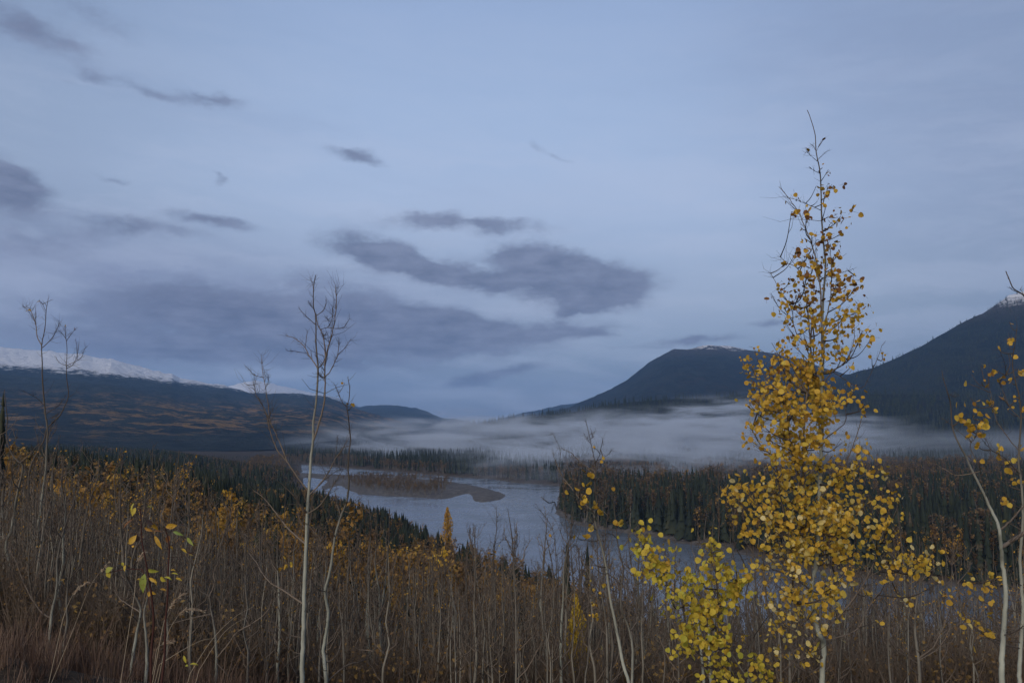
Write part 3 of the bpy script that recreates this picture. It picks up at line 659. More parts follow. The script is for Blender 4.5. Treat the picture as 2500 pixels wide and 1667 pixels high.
asp_me = [(mesh_from('trunk', T.freeze(), [M_bark]), mesh_from('crown', B.freeze(), [M_twigp, M_twig]), None) for T, B, L_ in ASP]
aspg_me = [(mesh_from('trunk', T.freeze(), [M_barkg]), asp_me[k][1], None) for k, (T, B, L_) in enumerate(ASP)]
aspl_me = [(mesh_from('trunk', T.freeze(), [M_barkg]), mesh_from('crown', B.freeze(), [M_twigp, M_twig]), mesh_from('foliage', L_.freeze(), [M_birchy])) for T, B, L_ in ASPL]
NI = 270
for q in range(NI):
    leafy = (200 < ut[q] < 520 and rng.random() < .7) or (ut[q] > 1900 and rng.random() < .5) or rng.random() < .10
    pool = aspl_me if leafy else (asp_me if rng.random() < (.7 if q < 110 else .4) else aspg_me)
    v = pool[rng.integers(0, len(pool))]; hh = ht[q]; tk = rng.uniform(.7, 1.25)
    lab, grp = ('slender aspen sapling with scattered small yellow leaves in the thicket', 'leafy saplings in the thicket') if leafy else (('pale barked bare aspen sapling in the foreground thicket', 'pale bare saplings in the thicket') if pool is asp_me else ('grey barked bare aspen sapling in the foreground thicket', 'grey bare saplings in the thicket'))
    put_tree('aspen_sapling', th[q], lab, 'sapling', grp, rng.uniform(0, 6.28), (hh * tk, hh * tk, hh), [(n_, m_) for n_, m_ in zip(('trunk', 'crown', 'foliage'), v) if m_])
geo = Geo(); P = th[NI:2100]; hh = ht[NI:2100]
ASP_s = [merge([(a[0], 0), (a[1], 1)]) for a in [aspen_geo(260 + s, nb=9, tw=5, k=3) for s in range(8)]] + [merge([(a[0], 0), (a[1], 1), (a[2], 3)]) for a in [aspen_geo(280 + s, nb=9, tw=4, leaves=45, k=3, lsize=.013) for s in range(3)]]
replicate(ASP_s, P, np.column_stack([hh * 1.1, hh * 1.1, hh]), rng.uniform(0, 6.28, len(P)), geo=geo)
obj('aspen_thicket', mesh_from('aspen_thicket', geo.freeze(), [M_barkg, M_twigp, M_twig, M_birchm]), kind='stuff', label='dense thicket of thin bare aspen saplings on the near slope', category='thicket')
print('trees done', len(th), len(Cc), len(Bb))

# brown brush between the stems
def shrub_geo(seed, n=34, leaf=0):
    r_ = np.random.default_rng(seed); G = Geo()
    for q in range(n):
        a = r_.uniform(0, 6.28); b0 = np.array([math.cos(a), math.sin(a), 0]) * r_.uniform(0, .15); d = np.array([math.cos(a) * r_.uniform(.05, .5), math.sin(a) * r_.uniform(.05, .5), 1]) * r_.uniform(.4, 1)
        m_ = b0 + d * .5 + r_.normal(0, .05, 3); e = b0 + d + r_.normal(0, .05, 3); tube(G, [b0, m_, e], [.006, .004, .0015], 3, 0, r_.random())
        for t in range(3):
            s0 = m_ + (e - m_) * r_.random(); tube(G, [s0, s0 + r_.normal(0, .1, 3) + [0, 0, .13]], [.003, .001], 3, 0, r_.random())
        if leaf:
            C = m_ + (e - m_) * r_.random((leaf, 1)) + r_.normal(0, .03, (leaf, 3)); 
            global rng
            keep = rng; rng = r_; leaf_quads(G, C, .05, 1); rng = keep
    return G.freeze()
M_brush = plain('brush_stems', (.085, .062, .047), (.19, .145, .105))
M_brushleaf = leaf_material('dry_brush_leaf', [(0, (.10,.06,.035)), (.5, (.20,.12,.05)), (1, (.36,.24,.07))], .2, objmix=0)
SH = [shrub_geo(300 + s) for s in range(4)] + [shrub_geo(310 + s, 26, 3) for s in range(4)]
P = scatter(4600, 8.5, 75, -350, 2850, power=0); hh = rng.uniform(.5, 1.7, len(P)) * np.clip(P[:, 1] / 22, .7, 2.0)
geo = replicate(SH, P, np.column_stack([hh, hh, hh]), rng.uniform(0, 6.28, len(P)))
obj('undergrowth', mesh_from('undergrowth', geo.freeze(), [M_brush, M_brushleaf]), kind='stuff', label='brown leafless brush filling the gaps between the saplings', category='undergrowth')

# ------------------------------------------------------------------ foreground trees traced at their own distance
def leaf_shapes(geo, C, size, rnd, mat=0, tipdown=0.6, pointed=1.15, cup=0.2):
    """rounded leaves with a short point: eight triangles round a raised middle"""
    n = len(C)
    if n == 0: return
    t = rng.normal(0, .7, (n, 3)); t[:, 2] -= tipdown; t /= np.linalg.norm(t, axis=1)[:, None]
    nn = rng.normal(size=(n, 3)); nn[:, 2] *= .7; nn -= (nn * t).sum(1)[:, None] * t; nn /= np.linalg.norm(nn, axis=1)[:, None] + 1e-9
    b = np.cross(t, nn); ang = np.arange(8) / 8 * 2 * np.pi
    rx = np.array([pointed, .98, .98, .98, .82, .98, .98, .98]); s = (size / 2)[:, None, None]
    rim = (np.cos(ang) * rx)[None, :, None] * t[:, None] + (np.sin(ang) * rx)[None, :, None] * b[:, None]
    fold = (np.abs(np.sin(ang)) * cup)[None, :, None] * nn[:, None] * rng.uniform(.2, 2.4, (n, 1, 1))
    V = np.concatenate([C[:, None] + (rim + fold) * s, C[:, None]], 1).reshape(-1, 3)
    q = np.arange(n)[:, None] * 9; k = np.arange(8)[None]
    geo.add(V, np.stack([q + 8 + 0 * k, q + k, q + (k + 1) % 8], -1).reshape(-1, 3), mat, np.repeat(rnd, 9))
    a_ = C - t * size[:, None] * .5; e_ = a_ - t * size[:, None] * .75 + rng.normal(0, .006, (n, 3)); b2 = b * .0007
    geo.add(np.stack([a_ - b2, a_ + b2, e_ + b2, e_ - b2], 1).reshape(-1, 3), np.arange(4 * n).reshape(-1, 4), 1, .5)
def P3(fr, pts, Y0, Y1=None):
    Y1 = Y0 if Y1 is None else Y1; n = len(pts); o_ = []
    for k, p_ in enumerate(pts):
        a, b = px(fr if not isinstance(p_[0], str) else p_[0], *(p_ if not isinstance(p_[0], str) else p_[1:])[:2])
        t = k / max(n - 1, 1); o_.append(at(a, b, Y0 + (Y1 - Y0) * t))
    return np.array(o_)
def hero_trunk(fr_pts, Y0, w0, w1, wpow=1.0, sub=5, jit=0.010):
    """path in photo frames -> 3-D centre line that continues down into the ground"""
    n = len(fr_pts); dy = np.concatenate([[0], np.cumsum(rng.normal(0, jit * 3, n - 1))])
    P = np.array([at(*px(f, x, y), Y0 + dy[k]) for k, (f, x, y) in enumerate(fr_pts)])
    g_ = ground(P[:1, :2])[0]; d = P[0] - P[1]; 
    if P[0, 2] > g_ - .05:
        b = P[0].copy(); b[2] = g_ - .1; b[0] += d[0] / max(abs(d[2]), .05) * (P[0, 2] - b[2]) * .3; P = np.vstack([b, P])
    P = smooth_path(P, sub); L = np.concatenate([[0], np.cumsum(np.linalg.norm(np.diff(P, axis=0), axis=1))]); t = L / L[-1]
    rad = (w0 * .88 * (1 - t) ** wpow + w1) / 2 * Y0 / F
    return P, rad
def hero(name, label, cat, Y0, trunk, w0, w1, branches, ells=(), mats=None, leafmat=None, leafsize=.05, extra=(), twigs=4.6, spread=1.0, leafbias=None, group=None, sub_branch=True, tw_len=1.0, dens=1.0):
    mats = mats or (M_bark, M_twigp, M_twig)
    P, rad = hero_trunk(trunk, Y0, w0, w1)
    base = P[0].copy(); e = thing(name, base, label, cat, group)
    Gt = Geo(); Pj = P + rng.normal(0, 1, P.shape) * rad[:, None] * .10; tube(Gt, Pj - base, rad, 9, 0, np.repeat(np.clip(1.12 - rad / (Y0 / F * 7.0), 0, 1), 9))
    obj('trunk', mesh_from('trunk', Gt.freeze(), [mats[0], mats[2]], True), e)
    crown = Geo()
    # co-leaders and limbs, each a part
    allp = [(P, rad)]
    for br in branches:
        fr, pts, wa, wb = br[:4]; dr = br[4] if len(br) > 4 else rng.uniform(-.09, .09) * Y0
        # start depth: that of the nearest limb already there
        s0 = at(*px(fr, *pts[0]), Y0); best = min(((np.linalg.norm((Q - s0)[:, [0, 2]], axis=1).min(), k) for k, (Q, _) in enumerate(allp)))[1]
        Q = allp[best][0]; kk = np.linalg.norm((Q - s0)[:, [0, 2]], axis=1).argmin(); Ys = Q[kk, 1]
        pp = P3(fr, pts, Ys, Ys + dr); pp[0] = Q[kk]; pp = smooth_path(pp, 4)
        t = np.linspace(0, 1, len(pp)); rr = (wa * (1 - t) + wb * t) / 2 * Y0 / F
        G = Geo(); tube(G, pp + rng.normal(0, .0015, pp.shape) - base, rr, 6, 0, rng.random())
        nt = int(twigs * (2 + len(pts)) * (1 if sub_branch else .3))
        Lb = np.linalg.norm(pp[-1] - pp[0])
        for _ in range(nt):
            q = rng.integers(len(pp) // 4, len(pp)); dd = (pp[min(q + 1, len(pp) - 1)] - pp[max(q - 1, 0)]); dd /= np.linalg.norm(dd) + 1e-9
            dd = dd + rng.normal(0, .75, 3) + [0, 0, .35]; dd /= np.linalg.norm(dd)
            twig(G, pp[q] - base, pp[q] - base + dd * Lb * rng.uniform(.05, .22) * tw_len, max(rr[q] * .45, .0011), 1, rng.random())
        bm_ = mats[1] if wa > 2.2 else mats[2]
        obj('branch', mesh_from('branch', G.freeze(), [bm_, mats[2]], True), e)
        allp.append((pp, rr))
    # small twigs on the trunk
    for _ in range(int(twigs * 8)):
        q = rng.integers(int(len(P) * .15), len(P)); a = rng.uniform(0, 6.28); L_ = rng.uniform(.03, .16) * tw_len * (1.3 - q / len(P)) * Y0 / 6
        twig(crown, P[q] - base, P[q] - base + np.array([math.cos(a), math.sin(a) * .6, rng.uniform(.5, 1.6)]) * L_, .0014 * Y0 / 6, 1, rng.random())
    allP = np.concatenate([q[0] for q in allp])
    leafC = []; leafR = []
    for el_ in ells:
        fr, x, y, rx, ry, n = el_; n = n if n < 4 else int(n * dens); X_, Y_2 = px(fr, x, y); sc = FR[fr][2]; rx, ry = rx / sc, ry / sc
        dep = (rng.normal(0, .11 * spread) - .07 * spread) * min(1, n / 20 + .3) + Y0; c_ = at(X_, Y_2, dep)
        # attach below, on the nearest limb
        dz = c_[2] - allP[:, 2]; hd = np.abs(allP[:, 0] - c_[0]) + .5 * np.abs(allP[:, 1] - c_[1]); cost = np.sqrt(hd ** 2 + dz ** 2) * np.where(dz > hd * .35, 1.0, 2.2)
        a0 = allP[cost.argmin()]; mid = a0 * .45 + c_ * .55; mid[2] -= np.linalg.norm(c_ - a0) * .10; mid += rng.normal(0, .01, 3)
        path = smooth_path([a0, mid, c_], 4); Lm = np.linalg.norm(c_ - a0)
        tube(crown, path - base, np.linspace(.0035 + .004 * min(n / 60, 1), .0014, len(path)), 4, 1, rng.random())
        nt = max(1, int(math.ceil(n / 5)))
        for q in range(nt):
            th_ = rng.uniform(0, 6.28); r_ = math.sqrt(rng.random()); tx_ = X_ + math.cos(th_) * r_ * rx; ty = Y_2 + math.sin(th_) * r_ * ry
            tgt = at(tx_, ty, dep + rng.normal(0, rx / F * Y0 * .8 * spread)); s0 = path[rng.integers(len(path) // 2, len(path))]
            twig(crown, s0 - base, tgt - base, .0017, 1, rng.random())
            m_ = n // nt + (q < n % nt)
            for _ in range(m_):
                t = rng.uniform(.35, 1.1); p_ = s0 + (tgt - s0) * t + rng.normal(0, .036 if n > 8 else .012, 3) + np.array([0, -.02, 0]); leafC.append(p_); leafR.append(0)
    if leafC:
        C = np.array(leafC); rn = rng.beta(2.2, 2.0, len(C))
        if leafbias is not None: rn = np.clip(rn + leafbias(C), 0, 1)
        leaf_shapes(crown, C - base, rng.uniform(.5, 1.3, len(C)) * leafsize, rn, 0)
    obj('crown', mesh_from('crown', crown.freeze(), [leafmat or M_leafY, mats[2]]), e)
    return e

T = lambda f, *pts: [(f, *p_) for p_ in pts]
# the large bare aspen left of centre
hero('aspen_tree', 'tall bare forked aspen with a pale trunk rising left of the river bend', 'tree', 7.0,
  T('d',(694,1590),(695,1500),(697,1440),(699,1350),(703,1250),(706,1180)) + T('z3',(470,1460),(480,1330),(485,1220),(500,1110),(500,1000),(520,850),(530,650),(518,500),(517,400),(515,300),(500,230),(503,100),(517,30)), 12, 1.8,
  [('z3',[(495,1130),(545,980),(570,880),(578,740),(577,600),(600,500),(625,410),(645,310),(650,200),(645,95)],5,1.4),
   ('z3',[(576,570),(570,460),(560,420),(530,360),(518,300)],3.2,2),
   ('z3',[(530,650),(500,600),(470,560),(435,495),(380,450),(320,430)],3.4,1), ('z3',[(435,495),(455,440),(460,400)],1.6,.8), ('z3',[(445,540),(380,535),(330,530)],1.5,.7),
   ('z3',[(530,655),(570,600),(590,560)],3,2),
   ('z3',[(577,720),(620,650),(660,560),(668,490),(670,450)],2.8,1), ('z3',[(660,560),(710,510),(748,455)],1.8,.8), ('z3',[(577,725),(555,705),(533,680)],2.4,2.2),
   ('z3',[(515,350),(470,320),(430,280),(405,250)],2.0,.8), ('z3',[(520,305),(560,270),(580,230),(585,190)],2.0,.9), ('z3',[(560,420),(600,370),(625,310),(628,250)],1.9,.9),
   ('z3',[(625,410),(690,380),(740,320)],1.9,.8), ('z3',[(500,240),(480,230),(468,200)],1.2,.7), ('z3',[(503,100),(490,75),(478,42)],1.2,.7), ('z3',[(620,350),(600,330),(580,310)],1.2,.7),
   ('z3',[(460,1462),(400,1370),(330,1270),(260,1180),(215,1060),(200,980),(170,900),(125,830),(112,790),(48,745)],4.2,.8),
   ('z3',[(330,1270),(285,1150),(245,1060),(212,985),(203,900),(185,780),(162,640),(155,565)],3.2,.9), ('z3',[(168,722),(110,690),(80,660),(50,630)],1.7,.8), ('z3',[(113,795),(115,750),(112,700)],1.3,.7), ('z3',[(205,790),(203,730),(200,690)],1.4,.7), ('z3',[(178,760),(180,690),(168,620)],1.4,.7),
   ('z3',[(480,1475),(540,1410),(600,1330),(640,1250),(690,1180),(735,1100)],3.2,1.0), ('z3',[(545,1405),(590,1370),(640,1330),(690,1310)],1.8,.8), ('z3',[(660,1230),(655,1150),(660,1090)],1.4,.7),
   ('z2',[(425,1140),(380,1080),(330,1010),(260,940),(210,900)],4,1.0), ('z2',[(435,1140),(500,1080),(560,1000),(600,930),(640,870),(660,830)],3.6,1.0),
   ('z2',[(395,1335),(300,1240),(210,1130),(130,1030),(50,970)],4.2,1.0), ('z5',[(385,1040),(250,930),(170,880),(110,810),(70,740),(20,680)],4.4,1.1), ('z5',[(375,1275),(280,1230),(200,1160),(150,1120)],2.6,.9),
   ('z5',[(385,1380),(320,1350),(280,1270)],2.2,.8), ('z5',[(385,1385),(320,1400),(250,1470)],2.4,.8), ('z5',[(395,1375),(430,1400),(480,1470),(500,1520)],3.2,1.6), ('z5',[(470,1440),(475,1380),(460,1310)],2.2,1.0)])
hero('aspen_tree', 'slender crooked aspen beside the tall forked one, three yellow leaves at its top', 'tree', 7.6,
  T('z5',(552,1600),(545,1500),(540,1430),(530,1350),(545,1250),(555,1180),(565,1090),(550,1000),(545,930),(560,870),(580,780),(600,640),(615,550),(650,430),(690,330),(705,200),(700,100)) + T('z3',(735,1208),(745,1120),(738,1040),(730,960),(722,900),(735,850),(740,780),(730,720),(728,700)), 10, 1.3,
  [('z3',[(722,905),(690,870),(665,810),(645,760)],1.8,.8), ('z5',[(610,545),(580,500),(520,470),(470,430)],2.8,.9), ('z5',[(650,415),(620,330),(610,270),(620,230)],2.4,.9), ('z5',[(680,375),(730,350),(780,310)],2,.9),
   ('z5',[(545,935),(500,930),(460,890),(440,840)],2.4,.9), ('z5',[(540,1432),(600,1400),(640,1330),(650,1270)],3.4,1), ('z5',[(540,1432),(510,1380),(500,1320)],2.6,1),
   ('z5',[(548,1560),(620,1500),(700,1440),(780,1420),(830,1390),(880,1330),(940,1240)],4,1.2), ('z5',[(765,1420),(755,1330),(770,1270),(820,1180)],2.4,1), ('z3',[(742,1150),(700,1170),(660,1230)],1.6,.7), ('z5',[(560,1190),(640,1160),(700,1130)],1.8,.8)],
  [('z3',708,742,4,4,1),('z3',750,880,4,4,1),('z3',768,888,6,6,2),('z3',715,900,5,5,1)], leafsize=.03)
# left group
hero('aspen_tree', 'crooked pale aspen at the left edge with a kink in its trunk', 'tree', 11.0,
  T('z4',(50,1200),(45,1130),(40,1050),(50,950),(60,850),(60,760),(45,680),(45,600),(70,540),(90,440),(110,320),(125,240),(150,150),(155,80)) + T('z1',(150,1490),(110,1460),(70,1400),(45,1290),(50,1180),(40,1100),(30,980)), 9.5, 1.2,
  [('z4',[(125,240),(90,190),(75,100),(75,20)],3,1.5), ('z1',[(152,1490),(210,1420),(240,1380),(270,1350)],2.6,1), ('z4',[(45,600),(20,570),(-10,560)],3,1.5), ('z4',[(90,440),(150,420),(200,330)],1.6,.8)])
hero('aspen_tree', 'tall straight aspen at left with a three pronged bare top against the snowy mountain', 'tree', 11.5,
  T('z4',(200,1210),(210,1080),(230,960),(240,850),(245,700),(260,600),(262,500),(275,400),(290,280),(310,130)) + T('z1',(320,1380),(325,1260),(310,1150),(300,1050),(290,900),(288,780),(285,680),(302,590),(312,520),(315,450),(330,360)), 9, 1.1,
  [('z1',[(285,675),(255,620),(245,540),(225,480),(200,430),(165,418)],2.4,.9), ('z1',[(290,700),(340,650),(380,590),(400,540),(405,508)],2.0,.9), ('z1',[(315,450),(290,400),(268,372)],1.2,.8), ('z1',[(325,400),(350,372)],1.1,.8),
   ('z1',[(245,510),(243,430)],1.0,.7), ('z1',[(225,480),(190,440),(152,412)],1.1,.7), ('z1',[(300,1100),(250,1040),(150,990)],1.3,.7), ('z1',[(310,1160),(400,1090),(460,1010)],1.5,.7), ('z1',[(318,1200),(380,1160),(440,1120)],1.3,.7)],
  [('z1',200,430,10,14,2),('z1',268,378,4,8,1),('z1',285,483,4,4,1)], leafsize=.035)
hero('aspen_tree', 'bare aspen beside the three pronged one, its top split into several upright shoots', 'tree', 12.5,
  T('z4',(140,1210),(150,1000),(165,780),(180,500),(195,300),(205,100)) + T('z1',(300,1330),(320,1250),(400,1170),(440,1100),(468,1020),(455,900),(455,820),(458,700),(450,620),(445,550)), 6.5, 1.0,
  [('z1',[(458,840),(500,810),(530,740),(540,655)],1.8,.8), ('z1',[(500,812),(550,770),(575,710),(592,688)],1.4,.7), ('z1',[(455,825),(410,800),(380,762)],1.2,.7), ('z1',[(457,660),(490,600),(522,562)],1.3,.7), ('z1',[(450,640),(425,600),(418,590)],1,.7), ('z1',[(540,740),(525,690),(518,640)],1,.7)],
  [('z1',445,552,3,4,1),('z1',518,567,3,3,1)], mats=(M_barkg, M_twigp, M_twig), leafsize=.03)
hero('aspen_tree', 'pale aspen forking low above the red grass at left', 'tree', 8.5,
  T('z4',(332,1340),(345,1200),(355,1080),(380,970),(390,880),(390,750),(405,650),(420,580),(460,450),(490,370),(530,250),(550,160),(580,120)), 8, 1.2,
  [('z4',[(420,578),(380,520),(360,420),(335,310)],2.8,1), ('z4',[(345,1130),(270,1070),(200,960),(150,850),(110,740),(60,650)],4,1), ('z4',[(385,930),(440,880),(520,860)],2,.9)])
hero('aspen_tree', 'thin leaning aspen between the low forking one and the leafy shrub', 'tree', 8.0,
  T('z4',(440,1260),(460,1150),(455,1050),(460,950),(475,800),(490,640),(480,520),(500,400),(505,300)), 6, 1.1,
  [('z4',[(475,862),(560,770),(640,680),(682,600)],2.2,.9), ('z4',[(488,600),(520,520),(530,450)],1.5,.8)])
hero('aspen_tree', 'twin stemmed young aspen standing behind the leafy shrub', 'tree', 6.6,
  T('z4',(905,1420),(930,1250),(955,1130),(960,1060),(930,980),(880,880),(850,800),(840,650),(820,600),(760,565)), 8.5, 1.2,
  [('z4',[(960,1085),(890,1040),(820,990),(780,930)],3.2,1), ('z4',[(960,1080),(985,1000),(1000,900),(1030,800)],3.2,1.2), ('z4',[(930,985),(900,900),(870,850)],2,1),('z4',[(950,1140),(880,1090),(800,1010)],2,.9)])
hero('aspen_tree', 'knobbly pale aspen stem leaning right behind the leafy shrub', 'tree', 6.2,
  T('z4',(995,1540),(1005,1400),(1000,1250),(985,1100),(1000,1020),(1030,920),(1080,780),(1110,620),(1130,520)), 8, 1.2,
  [('z4',[(1060,840),(1100,800),(1110,790)],2,1), ('z4',[(1040,890),(1060,700),(1050,560)],1.8,.9)])
hero('aspen_tree', 'spreading young aspen with a long horizontal limb, right of the leafy shrub', 'tree', 7.2,
  T('z4',(1475,1570),(1480,1400),(1475,1280),(1460,1150),(1440,1060),(1430,980),(1370,930),(1340,820),(1310,700)), 8.5, 1.1,
  [('z4',[(1430,972),(1465,890),(1460,820),(1490,740),(1530,660)],3,1), ('z4',[(1435,1100),(1350,1115),(1240,1140),(1130,1180)],3,1.2), ('z4',[(1480,1392),(1560,1300),(1620,1220),(1740,1150),(1830,1070),(1860,990)],4,1),
   ('z4',[(1460,1140),(1530,1060),(1600,980)],2,.8), ('z4',[(1480,1420),(1520,1470),(1560,1520)],2.4,1.2), ('z4',[(1620,1230),(1650,1290),(1700,1300)],1.6,.8)])
for k_, (lab, Yd, tr, w_, el_) in enumerate([
  ('slim grey aspen with a small orange leaf tuft, left of the tall forked aspen', 9, T('z5',(215,1600),(225,1350),(240,1150),(245,1000),(245,850),(258,650),(262,500),(270,300),(275,180)), 6, [('z5',265,745,16,40,9),('z5',275,1180,20,12,2)]),
  ('thin grey aspen farther left of the tall forked aspen', 9.5, T('z5',(70,1500),(60,1250),(90,950),(115,800),(130,600),(138,330)), 5.5, []),
  ('straight slender aspen standing in front of the open river at centre', 13, T('z5',(1675,1620),(1680,1450),(1690,1250),(1692,1050),(1685,850),(1700,650),(1715,500),(1712,350)), 6.5, [('z5',1735,410,4,4,1),('z5',1728,628,5,5,2),('z5',1765,568,4,4,1)]),
  ('slim aspen at centre carrying one tuft of yellow leaves', 12, T('z5',(1240,1620),(1265,1350),(1300,1150),(1315,950),(1322,830),(1335,720)), 5.5, [('z5',1335,690,45,28,22)]),
  ('leaning slim aspen right of the centre line', 13, T('z5',(1800,1620),(1810,1400),(1815,1250),(1840,1150),(1875,1020)), 5, []),
  ('thin forked aspen standing by the dark spruce tops near the river', 12, T('z6p',(415,1600),(430,1300),(455,1050),(445,900),(440,700),(418,520),(340,395)), 5, [('z6p',395,545,4,4,1)]),
  ('bare slanting aspen to the left of the bright yellow birch', 10, T('z6p',(580,1600),(540,1420),(490,1290),(420,1170),(370,1040),(325,860),(315,780)), 5.5, []),
  ('straight aspen pole beside the lemon leaved sapling', 9, T('z6p',(1545,1600),(1550,1300),(1548,1000),(1545,740),(1556,500),(1552,300),(1548,110)), 5, [])]):
    hero('aspen_tree', lab, 'tree', Yd, tr, w_, 1.0, [], el_, mats=(M_barkg if k_ in (0, 1, 3) else M_bark, M_twigp, M_twig), twigs=5, leafsize=.045, tw_len=1.6)
# middle right sapling pair
hero('aspen_tree', 'twin topped aspen sapling with a few large yellow leaves, left of the yellow tree', 'tree', 6.0,
  T('z6p',(945,1600),(900,1440),(870,1280),(840,1130),(810,980),(790,830),(770,700),(740,590),(710,480),(702,400),(720,370),(712,250),(708,120)) + T('z3b',(430,1000),(425,880),(430,800),(402,660),(380,560),(365,490)), 9, 1.1,
  [('z3b',[(430,800),(460,720),(482,620)],1.8,.8), ('z3b',[(425,838),(340,790),(270,720),(205,685)],2.6,1), ('z6p',[(700,402),(620,330),(560,250),(510,190),(470,130),(425,20)],3,1.1), ('z3b',[(230,920),(190,850),(148,738)],1.8,.8), ('z3b',[(212,850),(190,700),(138,585)],1.5,.7),
   ('z6p',[(722,372),(760,320),(790,240)],1.6,.8), ('z3b',[(402,680),(375,620),(355,590)],1.1,.7), ('z3b',[(440,780),(500,740),(540,700)],1.2,.7), ('z6p',[(745,600),(690,600),(620,590)],1.5,.8),('z3b',[(405,640),(410,610),(405,580)],1,.7)],
  [('z6p',635,110,5,5,1),('z6p',685,142,12,10,2),('z6p',655,130,8,12,1),('z6p',585,222,6,10,1),('z6p',640,213,12,14,2),('z6p',675,240,12,8,2),('z6p',513,260,5,5,1),('z6p',627,303,22,18,5),('z6p',605,360,5,16,2),('z6p',710,342,18,16,4),('z6p',685,378,6,10,1),
   ('z6p',750,405,16,18,4),('z6p',680,485,26,20,6),('z6p',570,555,10,8,1),('z6p',645,570,14,18,3),('z6p',800,215,5,5,1),('z6p',665,710,10,10,2),('z3b',418,680,5,12,1),('z3b',490,755,14,14,3)], leafsize=.042)
hero('aspen_tree', 'zigzag aspen sapling leaning against the twin topped one', 'tree', 6.5,
  T('z6p',(960,1600),(965,1350),(950,1240),(920,1140),(885,1050),(890,900),(900,790),(880,690),(860,600),(850,480),(835,350),(820,240),(800,215)), 7.5, 1.1,
  [('z6p',[(890,650),(930,600),(950,540),(1000,490)],3,.9), ('z6p',[(862,590),(810,545),(760,560)],1.6,.8), ('z6p',[(890,905),(800,820),(700,760),(600,800)],2.2,.9), ('z6p',[(960,1225),(1010,1130),(1080,1070),(1105,1010)],3,1.2), ('z6p',[(850,440),(900,400),(940,380)],1.4,.7), ('z6p',[(845,480),(780,450),(740,380)],1.3,.7), ('z6p',[(1012,1130),(1020,1080),(1015,1050)],1.6,.9)],
  [('z6p',880,452,16,22,4),('z6p',846,452,10,6,1),('z6p',745,958,8,6,2),('z6p',705,780,6,6,1),('z6p',765,910,6,14,2)], leafsize=.038)
hero('aspen_tree', 'thin aspen wand with tiny orange leaves beside the bright yellow birch', 'tree', 7.5,
  T('z6p',(640,1560),(660,1400),(665,1200),(660,1050),(680,900),(690,700),(692,590)), 5.5, 1.0, [('z6p',[(662,1050),(600,980),(560,920)],1.6,.8), ('z6p',[(668,1200),(740,1150),(760,1100)],1.3,.7)],
  [('z6p',690,1020,12,30,6),('z6p',715,1112,35,12,9),('z6p',660,880,14,12,3),('z6p',632,825,6,6,1),('z6p',705,935,10,16,3),('z6p',742,960,10,6,2),('z6p',742,1300,6,6,1)], leafsize=.034)
# lemon leaved sapling
hero('aspen_tree', 'small lemon yellow aspen sapling at the foot of the tall yellow tree', 'tree', 4.8,
  T('z6p',(1800,1640),(1700,1460),(1600,1310),(1540,1200),(1500,1150),(1400,1080),(1300,990),(1220,925),(1150,870)), 6, 2,
  [('z6p',[(1600,1310),(1560,1150),(1545,1000),(1540,900),(1525,760),(1500,600)],4,1.4), ('z6p',[(1545,1050),(1600,980),(1680,880)],2.4,1), ('z6p',[(1160,880),(1100,790),(1060,640)],2.4,1), ('z6p',[(1200,915),(1195,820),(1185,680)],2.2,1), ('z6p',[(1620,1330),(1700,1180)],1.6,.9), ('z6p',[(1400,1080),(1370,960),(1350,850)],2.4,1)],
  [('z6p',1050,610,90,60,16),('z6p',1090,730,60,80,22),('z6p',960,640,30,30,5),('z6p',1185,760,45,130,30),('z6p',1050,820,30,30,5),('z6p',1350,850,60,45,9),('z6p',1220,960,70,70,12),('z6p',1500,620,70,60,14),('z6p',1530,700,50,60,10),('z6p',1570,790,70,60,18),('z6p',1650,860,80,80,30),
   ('z6p',1690,940,55,60,18),('z6p',1580,990,50,45,20),('z6p',1450,860,50,50,8),('z6p',1340,960,60,80,16),('z6p',1340,1100,60,70,12),('z6p',1480,1070,55,50,20),('z6p',1450,1150,45,40,12),('z6p',1530,1170,50,50,8),('z6p',1370,1230,70,60,20),('z6p',1300,1270,50,40,10),('z6p',1490,1290,75,40,24),('z6p',1550,1260,30,40,6),
   ('z6p',1270,1340,60,40,10),('z6p',1370,1380,22,22,3),('z6p',1160,1050,20,16,2),('z6p',1205,1040,14,30,3),('z6p',1550,1430,90,50,16),('z6p',1600,1520,60,40,12),('z6p',1480,1500,30,30,4),('z6p',1800,1410,90,60,16),('z6p',1880,1490,60,50,12),('z6p',1640,650,8,8,1),('z6p',1730,1240,16,16,2)],
  leafmat=M_leafG, leafsize=.0325, dens=2.4, spread=1.0)
